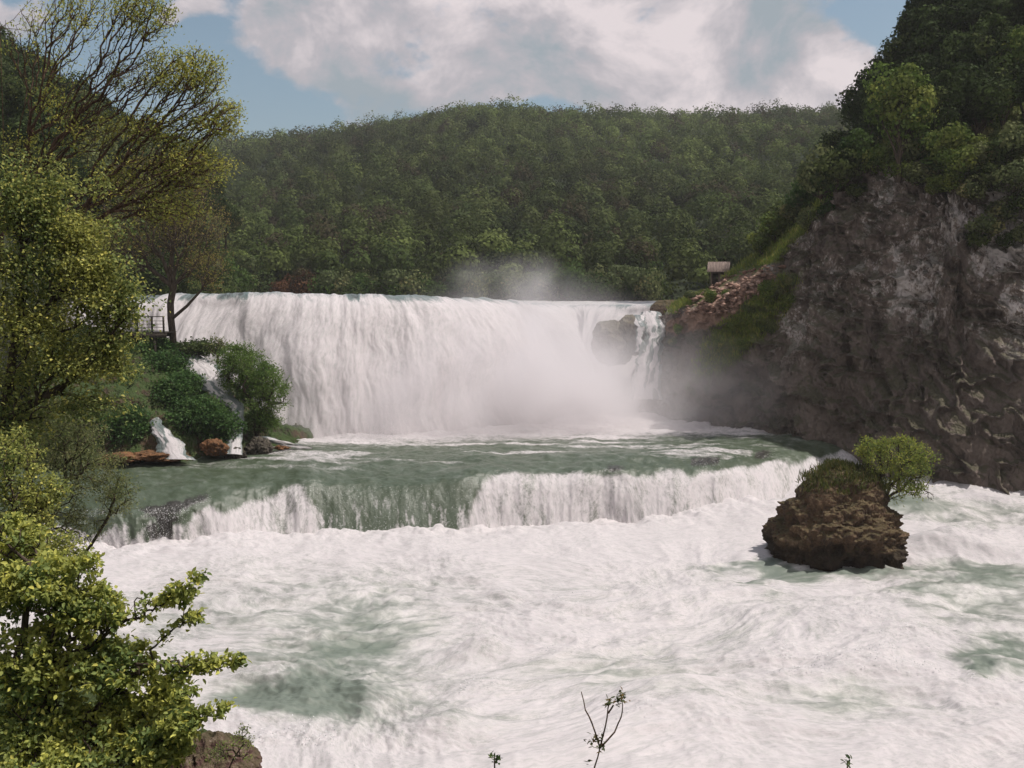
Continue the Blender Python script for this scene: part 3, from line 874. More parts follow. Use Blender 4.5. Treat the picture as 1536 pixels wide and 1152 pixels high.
# ================================================================== THINGS
def cliff_at(px, py, ymin=70, ymax=125):
    """The nearest point of the right bank seen at a photo pixel."""
    d = (cpx - px) ** 2 + (cpy - py) ** 2
    d = np.where((CL[..., 1] > ymin) & (CL[..., 1] < ymax), d, 1e9)
    m = d < max(25, d.min() * 1.5 + 1)
    idx = np.argwhere(m); k = idx[np.argmin(CL[m][:, 1])]
    return CL[k[0], k[1]].copy()


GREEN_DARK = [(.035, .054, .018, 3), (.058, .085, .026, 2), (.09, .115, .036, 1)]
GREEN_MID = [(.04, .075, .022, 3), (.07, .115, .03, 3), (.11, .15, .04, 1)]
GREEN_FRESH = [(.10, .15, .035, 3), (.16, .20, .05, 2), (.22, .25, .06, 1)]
YELLOWISH = [(.10, .14, .05, 5), (.18, .22, .07, 3), (.34, .35, .09, 1.8), (.55, .50, .13, .9)]
SPARSE_YG = [(.18, .21, .06, 3), (.30, .31, .07, 3), (.42, .38, .08, 1)]
OLIVE = [(.095, .12, .05, 4), (.15, .17, .07, 3), (.22, .21, .09, 1)]
RUSTY = [(.10, .05, .028, 3), (.14, .075, .04, 2), (.07, .06, .03, 1)]


def far_tree(name, h, r, palette, rng, lobes=16, n=170, size=.42, trunk_h=.35, conic=False, squash=1.0):
    """A broadleaf tree or shrub for the middle distance: trunk with limbs, lumpy crown of small faces."""
    root = empty(name, (0, 0, 0))
    th = h * trunk_h
    cs = []
    for i in range(lobes):
        u = (i + .5) / lobes
        if conic: q = np.array([*(rng.normal(size=2) * r * .42 * (1.15 - u)), th + (h - th) * u]); lr = r * (.55 * (1.15 - u) + .12)
        else:
            d = unit(rng.normal(size=3)); d[2] *= .9
            q = np.array([0, 0, th + (h - th) * .52]) + d * np.array([r * .62, r * .62, (h - th) * .33 * squash]) * rng.random() ** .3; lr = r * (.34 + .22 * rng.random())
        cs.append((q, lr))
    C = np.array([q for q, _ in cs]); lr = np.array([l for _, l in cs])
    P, par = [np.zeros(3)], [-1]
    for k in range(1, 5): P.append(np.array([rng.normal() * .1, rng.normal() * .1, th * k / 3])); par.append(k - 1)
    for q in C: P.append((P[2] + q) / 2 + rng.normal(size=3) * .2); par.append(2 + int(rng.integers(0, 3))); P.append(q); par.append(len(P) - 2)
    P = np.array(P); par = np.array(par)
    rad = np.full(len(P), .03 * h / 8); rad[:5] = np.linspace(.22, .12, 5) * h / 9; rad[5::2] = .06 * h / 8
    tubes('trunk', P, par, rad, M_BARK, root, 6, rng)
    hue = pick_colors(lobes, palette, rng, .2)
    def cf(idx, n_): return np.clip(hue[idx] * (1 + (rng.random((n_, 1)) - .5) * .6), .003, 1)
    c, a_, n_, l, w, k = leaf_clumps(C, np.stack([lr, lr, lr * .85], 1), n, size, rng, cf, up_only=False)
    leaf_obj('crown', c, a_, n_, l, w, None, rng, root, 'kite', M_FARLEAF, .15, k)
    return root


def scatter(protos, spots, label, cat, group, rng, name=None, hidden=None):
    """spots: (x, y, z, scale). Uses the prototypes themselves first, then copies."""
    used = set()
    for i, (x, y, z, s) in enumerate(spots):
        p = protos[i % len(protos)]
        if p.name in placed: o = copy_tree(p)
        else: o = p; placed.add(p.name)
        o.location = (float(x), float(y), float(z)); o.scale = (s * rng.uniform(.85, 1.2), s * rng.uniform(.85, 1.2), s * rng.uniform(.85, 1.15))
        o.rotation_euler.z = rng.random() * 6.28
        tag(o, label if isinstance(label, str) else label[i], cat, group)


placed = set()
R = np.random.default_rng(5)

# ---- trees of the left hillside
protos = [far_tree('broadleaf_tree', 9, 3.6, GREEN_DARK if i < 3 else OLIVE, R, 15, 300, .3) for i in range(4)]
spots = []
for k in range(4000):
    if len(spots) >= 130: break
    y = R.uniform(90, 165); x = R.uniform(-100, -39)
    px = 768 + FPX * x / y
    if px < -60 or px > 350: continue
    if any((x - q[0]) ** 2 + (y - q[1]) ** 2 < 7 for q in spots): continue
    spots.append((x, y, float(left_z(x, y)) - 1.0, R.uniform(.75, 1.1)))
scatter(protos, spots, 'dark leafy tree in the shaded wood on the left hillside', 'tree', 'trees on the left hillside', R)

# ---- bushes along the shore above the falls
protos = [far_tree('shore_bush', 5.5, 3.2, p, R, 12, 200, .34, .1) for p in (GREEN_MID, OLIVE, GREEN_DARK)]
spots = []
for px in range(355, 985, 17):
    if 400 < px < 480: continue
    Y_ = R.uniform(150, 158); spots.append(((px - 768) / FPX * Y_, Y_, 12.6, R.uniform(.8, 1.25)))
for px in range(330, 985, 30):
    Y_ = R.uniform(163, 170); spots.append(((px - 768) / FPX * Y_, Y_, 14.0, R.uniform(1.0, 1.5)))
scatter(protos, spots, 'olive green bush on the far shore just above the waterfall lip', 'bush', 'bushes on the far shore above the falls', R)
for i, (px, py_, s, lb) in enumerate(((420, 405, .8, 'small rusty brown bush left of the larger rusty bush above the falls'), (455, 412, 1.15, 'larger rusty brown bush above the left end of the falls'),
                                      (436, 400, .7, 'bare reddish twiggy bush behind the two rusty bushes'))):
    b_ = far_tree('rusty_bush', 5.5, 3.0, RUSTY, R, 12, 220, .3, .1)
    Y_ = 156 + i; b_.location = ((px - 768) / FPX * Y_, Y_, 12.8); b_.scale = (s,) * 3; tag(b_, lb, 'bush', 'rusty bushes above the falls')

# ---- trees and shrubs of the right bank
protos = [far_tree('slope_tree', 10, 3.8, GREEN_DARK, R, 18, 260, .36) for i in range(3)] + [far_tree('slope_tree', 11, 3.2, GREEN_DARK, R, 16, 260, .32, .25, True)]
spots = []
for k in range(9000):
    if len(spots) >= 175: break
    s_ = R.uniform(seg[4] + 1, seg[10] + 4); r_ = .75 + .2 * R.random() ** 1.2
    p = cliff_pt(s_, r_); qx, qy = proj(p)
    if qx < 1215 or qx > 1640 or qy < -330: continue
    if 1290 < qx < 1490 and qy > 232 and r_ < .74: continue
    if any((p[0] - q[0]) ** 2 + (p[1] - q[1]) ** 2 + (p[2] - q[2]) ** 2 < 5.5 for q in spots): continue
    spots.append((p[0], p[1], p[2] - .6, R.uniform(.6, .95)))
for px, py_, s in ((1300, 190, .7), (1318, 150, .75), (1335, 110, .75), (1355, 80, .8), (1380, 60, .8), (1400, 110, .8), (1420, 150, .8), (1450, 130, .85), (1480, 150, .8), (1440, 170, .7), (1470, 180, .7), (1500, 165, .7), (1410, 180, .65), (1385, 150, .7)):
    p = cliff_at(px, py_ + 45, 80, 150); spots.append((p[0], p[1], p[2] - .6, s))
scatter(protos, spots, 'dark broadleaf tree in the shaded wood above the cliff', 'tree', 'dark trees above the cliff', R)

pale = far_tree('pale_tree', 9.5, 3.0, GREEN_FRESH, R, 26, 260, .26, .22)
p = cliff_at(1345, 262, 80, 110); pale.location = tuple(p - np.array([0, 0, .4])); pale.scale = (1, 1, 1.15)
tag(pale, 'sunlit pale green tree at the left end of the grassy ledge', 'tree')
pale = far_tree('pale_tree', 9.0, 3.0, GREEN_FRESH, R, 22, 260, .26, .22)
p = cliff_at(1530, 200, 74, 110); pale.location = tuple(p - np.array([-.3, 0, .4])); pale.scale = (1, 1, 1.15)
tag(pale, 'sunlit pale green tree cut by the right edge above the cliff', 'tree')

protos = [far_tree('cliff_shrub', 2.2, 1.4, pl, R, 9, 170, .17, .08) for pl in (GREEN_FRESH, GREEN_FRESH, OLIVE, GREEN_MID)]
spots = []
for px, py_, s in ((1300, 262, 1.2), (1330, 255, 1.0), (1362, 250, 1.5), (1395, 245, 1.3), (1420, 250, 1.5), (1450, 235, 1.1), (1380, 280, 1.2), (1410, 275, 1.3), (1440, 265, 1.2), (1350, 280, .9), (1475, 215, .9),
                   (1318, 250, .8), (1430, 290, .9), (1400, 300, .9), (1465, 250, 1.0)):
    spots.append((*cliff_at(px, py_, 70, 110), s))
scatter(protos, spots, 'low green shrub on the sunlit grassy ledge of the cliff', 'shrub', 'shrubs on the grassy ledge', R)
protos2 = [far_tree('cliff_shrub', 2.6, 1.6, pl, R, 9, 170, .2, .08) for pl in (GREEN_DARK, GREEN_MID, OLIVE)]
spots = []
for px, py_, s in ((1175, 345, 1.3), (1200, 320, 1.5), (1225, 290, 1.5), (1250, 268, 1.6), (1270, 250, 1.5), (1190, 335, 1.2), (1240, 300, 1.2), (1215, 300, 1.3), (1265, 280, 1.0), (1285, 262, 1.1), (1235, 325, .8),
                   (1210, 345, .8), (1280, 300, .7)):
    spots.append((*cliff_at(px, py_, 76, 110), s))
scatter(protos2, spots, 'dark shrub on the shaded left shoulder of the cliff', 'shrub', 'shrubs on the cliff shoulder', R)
spots = []
for px, py_, s in ((1150, 352, 1.5), (1130, 362, 1.1), (1140, 375, 1.0), (1165, 362, 1.2)):
    spots.append((*cliff_at(px, py_, 80, 120), s))
scatter([protos[1]], spots, 'fresh green bush on the ridge to the right of the hut', 'bush', 'bushes right of the hut', R)
spots = []
for px, py_, s in ((1100, 500, .6), (1125, 480, .7), (1150, 455, .8), (1165, 445, .7), (1175, 470, .8), (1140, 500, .6), (1110, 525, .5), (1160, 500, .6), (1075, 525, .5), (1180, 440, .7), (1060, 455, .7), (1035, 450, .6),
                   (1015, 500, .5), (1005, 520, .45), (1085, 450, .5)):
    spots.append((*cliff_at(px, py_, 80, 120), s))
scatter([protos[0], protos[2]], spots, 'small bush on the grassy slope below the scree', 'bush', 'bushes below the scree', R)
spots = []
for px, py_, s in ((1500, 270, 1.2), (1525, 300, 1.2), (1490, 300, 1.0), (1520, 250, 1.3), (1475, 290, .9), (1480, 360, .8), (1460, 375, .7), (1500, 340, .9), (1533, 330, 1.0), (1455, 310, .8), (1505, 380, .6), (1530, 365, .6)):
    spots.append((*cliff_at(px, py_, 66, 110), s))
scatter([protos2[0], protos2[2]], spots, 'dark shrub hanging on the shaded cliff at the right edge', 'shrub', 'shrubs on the right of the cliff', R)


# ---- grass blades
def grass_obj(name, P, hgt, palette, rng, per=26, rad=.35, label=None):
    n = len(P) * per; base = np.repeat(P, per, 0) + rng.normal(size=(n, 3)) * np.array([rad, rad, .04])
    A = unit(np.array([[0, 0, 1.]]) + rng.normal(size=(n, 3)) * .38); N = unit(rng.normal(size=(n, 3)))
    o = leaf_obj(name, base, A, N, hgt * (.5 + rng.random(n)), np.full(n, .05) * (.8 + hgt), palette, rng, None, 'kite', M_FARLEAF, .1)
    return tag(o, label, 'grass', kind='stuff')


gp = []
vm = (cpx > 985) & (cpx < 1560) & (CL[..., 1] > 66) & (CL[..., 1] < 112) & (grs > .45) & (dirt < .3)
idx = np.argwhere(vm); idx = idx[R.choice(len(idx), min(len(idx), 4200), replace=False)]
gp = CL[idx[:, 0], idx[:, 1]]
grass_obj('grass', gp, .42, [(.13, .18, .04, 3), (.22, .26, .05, 2), (.30, .27, .08, 1)], R, 16, .35, 'long grass on the cliff ledge and the slope below the scree')


# ---- rocks
def rock_obj(name, centre, size, mat, seed, rough=.35, parent=None, res=48, sink=0.0):
    """A lumpy boulder: size = half extents."""
    u = np.linspace(0, 2 * math.pi, res * 2)[None, :]; v = np.linspace(.02, math.pi - .02, res)[:, None]
    D = np.stack([np.sin(v) * np.cos(u), np.sin(v) * np.sin(u), np.cos(v) + 0 * u], -1)
    n = fbm(D[..., 0] * 1.3 + seed, D[..., 1] * 1.3, D[..., 2] * 1.3, 5, seed, gain=.55) - .5
    k = fbm(D[..., 0] * 3 + seed, D[..., 1] * 3, D[..., 2] * 3, 4, seed + 3, ridged=True) - .6
    D = D * (1 + n[..., None] * rough * 2 + k[..., None] * rough * .6)
    D[:, -1] = D[:, 0]
    P = np.asarray(size) * D
    o = grid_obj(name, P, mat, parent, flip=True); o.location = tuple(float(q) for q in centre)
    return o


o = rock_obj('boulder', W(555, 652, 84), (1.25, .9, .75), M_WET, 3); tag(o, 'small dark boulder sticking out of the foam at the foot of the falls', 'boulder')

# rock in the right part of the falls, water running over it
c_ = W(925, 508, 97.5)
rk_root = empty('fall_rock', c_ - np.array([0, 0, 1.5]), 'big grey rock standing in the right part of the waterfall with water streaming over it', 'rock')
rock_obj('rock_body', (-.5, 0, 1.0), (2.1, 1.7, 2.0), M_FROCK, 8, .34, rk_root, 60)
rock_obj('rock_body', (1.2, .3, 1.7), (1.6, 1.4, 1.9), M_FROCK, 12, .34, rk_root, 60)

# ledge stones right of the lip
o = rock_obj('ledge_rock', W(1004, 464, 103), (2.0, 1.6, 1.0), M_STACK, 21, .2); tag(o, 'flat topped mossy rock block beside the right end of the falls lip', 'rock')
for i, (px, py_, sx, sy, lb) in enumerate(((425, 672, .55, .3, 'low rusty rock in the splash at the tip of the left bank'), (388, 672, .9, .7, 'dark rock under the leaning bush at the water'),
                                           (352, 680, .7, .6, 'dark rock between two little cascades on the left bank'), (240, 684, 1.7, .36, 'flat rusty orange rock shelf at the water left of the small cascade'),
                                           (185, 686, 1.3, .3, 'rusty rock at the left end of the shelf at the water'), (322, 672, .9, .55, 'rusty brown rock right of the small cascade'))):
    Y_ = [75.3, 73.8, 72.2, 69.8, 69.3, 71.4][i]
    o = rock_obj('bank_rock', W(px, py_, Y_), (sx, sx * .8, sy), M_RUST if i in (0, 3, 4, 5) else M_WET, 30 + i, .6, None, 70); tag(o, lb, 'rock')


# ---- the lone rock in the lower river with its bush
def rock_stack():
    Yc_ = 58.8; x0 = (1264 - 768) / FPX * Yc_; m = FPX / Yc_
    hz = np.array([-40, -5, 0, 30, 52, 60, 68, 84, 108, 132, 146, 152]) / m
    lf = np.array([99, 98, 99, 104, 100, 92, 86, 76, 60, 46, 24, 0]) / m
    rt = np.array([90, 94, 97, 102, 106, 102, 88, 80, 70, 56, 36, 3]) / m
    nv, nu = 240, 420
    v = np.linspace(0, 1, nv)[:, None]; z = hz[0] + (hz[-1] - hz[0]) * np.sin(v * math.pi / 2) ** .9
    th = np.linspace(0, 2 * math.pi, nu)[None, :]
    L_ = np.interp(z, hz, lf); R_ = np.interp(z, hz, rt); D_ = np.interp(z, hz, (lf + rt) / 2) * .82
    cx_, sy_ = np.cos(th), np.sin(th)
    x = np.where(cx_ > 0, R_, L_) * np.sign(cx_) * np.abs(cx_) ** .85; y = D_ * np.sign(sy_) * np.abs(sy_) ** .85
    z = z + 0 * th
    b1 = fbm(x / 1.6 + 3, y / 1.6, z / 1.1, 5, 150, gain=.58) - .5
    b2 = fbm(x / 1.1, y / 1.1, z / 1.2, 5, 151, ridged=True, gain=.6) - .55
    b3 = fbm(x / .28, y / .28, z / .22, 3, 152) - .5
    # undercut above the water line
    k = .87 + b1 * .46 + b2 * .34 + b3 * .09
    z = z * np.where(z > 0, .86, 1)
    x = x * k; y = y * k; z = z + (b1 * .7 + b2 * .25) * sstep(0, 2, z)
    P = np.stack([x, y, z], -1); P[:, -1] = P[:, 0]
    root = empty('river_rock', (x0, Yc_, .15), 'tall brown rock standing alone in the rapids with scrub on its top', 'rock')
    grid_obj('rock_body', P, M_STACK, root, flip=False)
    # scrub and grass growing on the top are plants of their own
    return root, np.array([x0, Yc_, .15]), P


rs, rs_o, rs_P = rock_stack()
RB = np.random.default_rng(8)
top = rs_P[(rs_P[..., 2] > 3.8)] + rs_o
tp = top[RB.choice(len(top), 150)]
grass_obj('grass_tuft', tp, .4, [(.07, .085, .025, 3), (.12, .13, .035, 2), (.15, .12, .05, 1)], RB, 24, .22, 'olive grass and moss covering the top of the lone river rock')
px1 = FPX / 57.5


def blob(px, py, Y, rx, ry, n, rz=None):
    c = W(px, py, Y); k = Y / FPX
    return (c, (rx * k, (rz or (rx + ry) / 2) * k, ry * k), n)


Yb_ = 58.6
grow_tree('leafy_bush', [([W(1318, 770, Yb_), W(1330, 748, Yb_), W(1336, 728, Yb_)], -1), ([W(1352, 735, Yb_ + .2), W(1370, 715, Yb_)], 1), ([W(1320, 715, Yb_)], 1)],
          [blob(1336, 690, Yb_, 54, 32, 160), blob(1306, 672, Yb_, 30, 18, 60), blob(1376, 688, Yb_, 28, 30, 70), blob(1352, 728, Yb_, 42, 24, 90), blob(1350, 662, Yb_, 26, 9, 25)],
          GREEN_FRESH + [(.30, .30, .05, 2)], (.15, .075), 30, RB, 'bright yellow green bush growing on the right of the lone river rock', 'bush', tip_r=.01, max_r=.09, spread=.17, bf=.35, jitter=.35)
grow_tree('scrub', [([W(1240, 735, Yb_), W(1236, 722, Yb_)], -1)], [blob(1240, 715, Yb_, 24, 14, 40), blob(1275, 718, Yb_ - 1, 30, 12, 40)],
          OLIVE, (.12, .055), 14, RB, 'olive scrub covering the top of the lone river rock', 'scrub', tip_r=.008, max_r=.04, spread=.14)
grow_tree('bare_shrub', [([W(1215, 752, Yb_), W(1208, 742, Yb_)], -1)], [blob(1205, 735, Yb_, 16, 12, 34), blob(1222, 722, Yb_, 16, 16, 30)],
          OLIVE, (.09, .05), 2.2, RB, 'thin nearly bare shrub on the left shoulder of the lone river rock', 'shrub', tip_r=.008, max_r=.03, spread=.1)
grow_tree('dead_branch', [([W(1385, 735, Yb_ + .5), W(1398, 715, Yb_ + .5)], -1), ([W(1370, 745, Yb_ + .4)], -1)], [blob(1412, 692, Yb_ + .5, 22, 6, 18), blob(1395, 742, Yb_ + .5, 14, 10, 16)],
          OLIVE, (.07, .04), .8, RB, 'bare dead twigs reaching right behind the bright bush', 'twigs', tip_r=.008, max_r=.03, spread=.1)


# ---- wooden hut on the ridge right of the falls
def box(x0, x1, y0, y1, z0, z1):
    v = np.array([(x, y, z) for z in (z0, z1) for (x, y) in ((x0, y0), (x1, y0), (x1, y1), (x0, y1))], float)
    f = np.array([(3, 2, 1, 0), (4, 5, 6, 7), (0, 1, 5, 4), (1, 2, 6, 5), (2, 3, 7, 6), (3, 0, 4, 7)])
    return v, f


def boxes(name, bl, mat, parent=None, rot=None):
    V, F = [], []; n = 0
    for b_ in bl:
        v, f = box(*b_) if len(b_) == 6 else b_
        V.append(v); F.append(f + n); n += len(v)
    return mesh_obj(name, np.concatenate(V), np.concatenate(F), mat, parent)


def wood_material(name, c1, c2, sc=(14, 1, 1)):
    t = NT(name); p = t.coord('Object')
    n = t.noise(t.mapping(p, sc), 1.5, 5, .6)
    return t.done(t.pbr(t.mix(t.rng(n, .3, .7), c1, c2), .85, .2, t.bump(n, .5, .03)))


M_PLANK = wood_material('weathered_planks', (.12, .09, .075), (.27, .21, .18))
M_DARKWOOD = wood_material('dark_wood', (.02, .016, .012), (.06, .05, .04), (1, 1, 8))
Yh = 106.0
hut_p = W(1078, 419, Yh)
hut = empty('hut', hut_p, 'small wooden hut with grey plank roof on the ridge above the scree', 'hut'); hut.rotation_euler.z = math.radians(-14)
hut.scale = (.86, .86, .8)
boxes('wall', [(-.95, .95, -.9, .9, -1.5, .95)], M_PLANK, hut)
boxes('door', [(-.75, -.05, -.96, -.903, -.9, .75)], M_DARKWOOD, hut)
boxes('post', [(-1.15, -1.03, -1.3, -1.18, -1.5, 1.0)], M_DARKWOOD, hut)
boxes('post', [(1.03, 1.15, -1.3, -1.18, -1.5, 1.0)], M_DARKWOOD, hut)
rows_ = []
for s_ in (-1, 1):
    for i in range(15):
        x0 = -1.35 + i * .18; dz = .012 * (i % 2)
        v = np.array([(x0, s_ * 1.55, .92 + dz), (x0 + .17, s_ * 1.55, .92 + dz), (x0 + .17, 0, 2.25 + dz), (x0, 0, 2.25 + dz),
                      (x0, s_ * 1.55, .98 + dz), (x0 + .17, s_ * 1.55, .98 + dz), (x0 + .17, 0, 2.31 + dz), (x0, 0, 2.31 + dz)])
        rows_.append((v, np.array([(3, 2, 1, 0), (4, 5, 6, 7), (0, 1, 5, 4), (1, 2, 6, 5), (2, 3, 7, 6), (3, 0, 4, 7)])))
boxes('roof', rows_, M_PLANK, hut)
for s_ in (-1, 1):
    x = s_ * .96
    mesh_obj('gable', [(x, -.9, .95), (x, .9, .95), (x, 0, 1.75), (x * .96, -.9, .95), (x * .96, .9, .95), (x * .96, 0, 1.75)],
             [np.array([[0, 1, 2], [5, 4, 3]]), np.array([[0, 3, 4, 1], [1, 4, 5, 2], [2, 5, 3, 0]])], M_DARKWOOD, hut)

# ---- scree of pinkish rubble below the hut
vm = (dirt > .28) & vis & (cpy < 470); idx = np.argwhere(vm)
if len(idx):
    idx = idx[R.choice(len(idx), 1500)]
    Cn = CL[idx[:, 0], idx[:, 1]] + R.normal(size=(1500, 3)) * np.array([.35, .35, .05])
    ico = np.array([(1, 0, 0), (-1, 0, 0), (0, 1, 0), (0, -1, 0), (0, 0, 1), (0, 0, -1), (.7, .7, .5), (-.7, -.6, .5)])
    fc = np.array([(0, 6, 4), (6, 2, 4), (2, 1, 4), (1, 7, 4), (7, 3, 4), (3, 0, 4), (0, 2, 6), (2, 0, 5), (1, 2, 5), (3, 1, 5), (0, 3, 5), (1, 3, 7)])
    sz = (.10 + .32 * R.random((1500, 1, 1)) ** 2.5)
    V = Cn[:, None] + ico[None] * sz * (1 + (R.random((1500, 8, 3)) - .5) * .8) * np.array([1.2, 1, .6])
    F = (np.arange(1500)[:, None, None] * 8 + fc[None]).reshape(-1, 3)
    tag(mesh_obj('scree', V.reshape(-1, 3), F, M_PINKROCK), 'slope of pinkish broken stones below the hut', 'rubble', kind='stuff')

# ---- viewing platform under the trunk on the left bank
Yp_ = 79.0
pl_o = W(222, 498, Yp_)
pf_ = empty('viewing_platform', pl_o, 'dark wooden viewing platform with slatted railing beside the tree trunk', 'platform')
bl = [(-3.6 + i * .2, -3.6 + i * .2 + .18, -1.2, 1.4, -.06 - .004 * (i % 2), .0) for i in range(27)]
boxes('deck', bl, M_DARKWOOD, pf_)
boxes('beam', [(-3.6, 1.8, -1.15, -.95, -.40, -.07)], M_DARKWOOD, pf_)
boxes('beam', [(-3.6, 1.8, 1.0, 1.2, -.40, -.07)], M_DARKWOOD, pf_)
for x in (-3.5, -1.9, -.4, .75, 1.65):
    boxes('railing_post', [(x - .06, x + .06, -1.2, -1.08, 0.0, 1.25)], M_DARKWOOD, pf_)
for x in (-2.9, .9):
    boxes('support_post', [(x - .1, x + .1, -1.1, -.9, -3.2, -.4)], M_DARKWOOD, pf_)
for z in (1.22, .9, .65, .4, .16):
    h = .07 if z > 1.2 else .035
    boxes('rail', [(-3.6, 1.75, -1.16 - (.03 if z > 1.2 else 0), -1.12, z, z + h)], M_DARKWOOD, pf_)

# ---- shrubs of the left bank
RC = np.random.default_rng(21)


def bank_shrub(px, py, rx, ry, Y, pal, label, n=170, per=34, leaf=(.24, .16), name='bank_shrub', dz=1.0):
    gr = W(px, py + ry * .9, Y + .5)
    mid = W(px, py + ry * .3, Y)
    k = Y / FPX
    return grow_tree(name, [([gr, (gr + mid) / 2, mid], -1)], [blob(px, py, Y, rx, ry, n, max(rx, ry) * .8)], pal, leaf, per, RC, label, 'shrub', 'green shrubs covering the left bank',
                     tip_r=.012, max_r=.12, spread=.3, bf=.2, cmax=6)


DENSE = [(.04, .085, .025, 4), (.065, .125, .035, 3), (.10, .165, .045, 1)]
FRESHB = [(.06, .11, .025, 3), (.10, .165, .035, 3), (.14, .19, .05, 1)]
for px, py, rx, ry, Y_, pal, lb in (
        (205, 530, 50, 30, 79, DENSE, 'green shrub directly below the viewing platform'),
        (150, 560, 50, 40, 78, DENSE, 'green shrub at the left below the platform, behind the yellow green tree'),
        (255, 555, 32, 30, 78, DENSE, 'green shrub below the trunk, left of the upper white rivulet'),
        (262, 595, 40, 28, 75.5, DENSE, 'dark green shrub in the middle of the bank above the rust rocks'),
        (215, 618, 30, 20, 74, GREEN_DARK, 'dark shrub just above the top of the small cascade'),
        (300, 625, 46, 30, 73.5, DENSE, 'broad green shrub right of the small cascade'),
        (330, 640, 30, 24, 73, DENSE, 'green shrub at the foot of the leaning bush'),
        (190, 640, 42, 32, 72, DENSE, 'green shrub left of the small cascade just over the rusty shelf'),
        (130, 640, 45, 45, 72, OLIVE, 'olive shrub at the far left over the pool edge'),
        (80, 650, 50, 50, 72, OLIVE, 'olive shrub at the left edge over the pool, behind the yellow green tree'),
        (300, 523, 34, 9, 80, GREEN_DARK, 'low dark shrub right of the tree foot against the falls'),
        (232, 560, 34, 30, 77.5, DENSE, 'green shrub on the slope between the platform and the small cascade'),
        (190, 585, 36, 30, 76, DENSE, 'green shrub in the middle of the bank just left of the dark hollow'),
        (235, 530, 30, 20, 79.5, DENSE, 'small green shrub against the foot of the platform posts'),
        (150, 610, 36, 30, 74.5, DENSE, 'green shrub on the lower left of the bank behind the olive shrubs'),
        (282, 580, 30, 24, 76.5, DENSE, 'green shrub overhanging the white rivulet from the left'),
        (100, 700, 60, 30, 70, OLIVE, 'drooping olive shrub at the left end of the pool')):
    bank_shrub(px, py, rx, ry, Y_, pal, lb, n=int(70 + rx * ry * .12))
Yt = 76.0
grow_tree('leaning_bush', [([W(345, 668, Yt), W(350, 640, Yt), W(360, 610, Yt)], -1), ([W(385, 662, Yt - .5), W(392, 630, Yt)], -1)],
          [blob(372, 560, Yt, 42, 46, 260), (blob(398, 590, Yt, 36, 48, 240)), blob(352, 545, Yt, 28, 30, 90), blob(392, 630, Yt, 36, 20, 90)],
          FRESHB, (.19, .085), 40, RC, 'rounded fresh green bush leaning out from the tip of the left bank', 'bush', tip_r=.012, max_r=.12, spread=.24, bf=.25, cmax=6)
grow_tree('pale_bush', [([W(325, 545, 79), W(326, 530, 79)], -1)], [blob(326, 518, 79, 22, 14, 60)], [(.16, .17, .07, 2), (.10, .13, .04, 3)], (.18, .1), 9, RC,
          'small pale bush poking up between the tree foot and the leaning bush', 'bush', tip_r=.012, max_r=.08, spread=.2)

# little cascades down the left bank
def strip_fall(name, pts, widths, label, seed):
    """A thin fall laid over the bank along photo points (px, py, Y)."""
    P = np.array([W(*p) for p in pts]); n = 90; t = np.linspace(0, len(P) - 1, n)
    C = np.stack([np.interp(t, range(len(P)), P[:, i]) for i in range(3)], 1); w = np.interp(t, range(len(P)), widths)
    s = np.linspace(-1, 1, 40)
    T = t[:, None]; S = s[None, :]
    G = np.zeros((n, 40, 3))
    wob = (fbm(t * 3, seed, 0, 3, seed) - .5) * .3
    ed = 1 + (fbm(T * 4, S * 0 + np.sign(S) * 3, 0, 3, seed + 1) - .5) * .5
    G[..., 0] = C[:, None, 0] + wob[:, None] + S * w[:, None] * .5 * ed
    bul = ((1 - S ** 2) * .30 + (fbm(S * w[:, None] * 1.6, T * 1.2, 0, 4, seed + 2, ridged=True) - .5) * .12) * np.minimum(w[:, None] / 1.5, 1)
    G[..., 1] = C[:, None, 1] - bul - .1; G[..., 2] = C[:, None, 2] + bul * .4
    fo = 1.1 + 0 * S * T - .7 * np.abs(S) ** 3 - .8 * sstep(.45, .62, fbm(S * w[:, None] * 1.1, T * 1.5, 0, 3, seed + 5))
    o = grid_obj(name, G, M_FALL, None, {'foam': fo, 'rock': fo * 0 + .45 * (fo < .7), 'flow': np.stack([S * w[:, None] * 2 + 0 * T, T * 1.2 + 0 * S, 0 * S * T], -1)})
    return tag(o, label, kind='structure')


strip_fall('small_cascade', [(228, 622, 73.3), (238, 640, 71.8), (252, 660, 70.6), (266, 690, 69.2)], [.8, 1.1, 1.7, 2.6], 'small white cascade running down the left bank into the pool', 160)
strip_fall('rivulet', [(272, 524, 80.5), (290, 540, 79), (308, 556, 77.8), (318, 575, 76.8), (335, 592, 75.5), (352, 610, 75), (352, 640, 74), (348, 682, 71.6)], [1.2, 2.6, 3.0, 2.6, 1.8, 1.5, 1.3, 1.8], 'broken white rivulet between the shrubs of the left bank', 170)
strip_fall('rivulet', [(165, 555, 78), (185, 568, 77), (205, 580, 76), (208, 600, 75)], [.8, 1.2, 1.3, .8], 'short rivulet half hidden under the left shrubs', 180)
strip_fall('rivulet', [(395, 655, 74.8), (415, 662, 74.6), (440, 668, 74.8), (468, 674, 75.5)], [1.0, 1.5, 1.7, 1.0], 'white water splashing round the tip of the left bank', 190)
strip_fall('rivulet', [(30, 575, 86), (40, 600, 84), (50, 640, 83)], [5, 6, 6], 'white water glimpsed through the yellow green tree', 200)

for i, (pp, ww) in enumerate((([(955, 474, 98.4), (962, 490, 96), (958, 508, 95.6), (962, 528, 95.3)], [1.5, .8, .7, 1.2]),
                               ([(975, 468, 99.5), (982, 490, 97.5), (980, 512, 96.6), (972, 550, 95.4), (965, 600, 94.5)], [2.0, 2.2, 2.0, 2.6, 3.0]))):
    strip_fall('rivulet', pp, ww, 'thin white stream running down the big rock in the falls', 210 + i * 7)

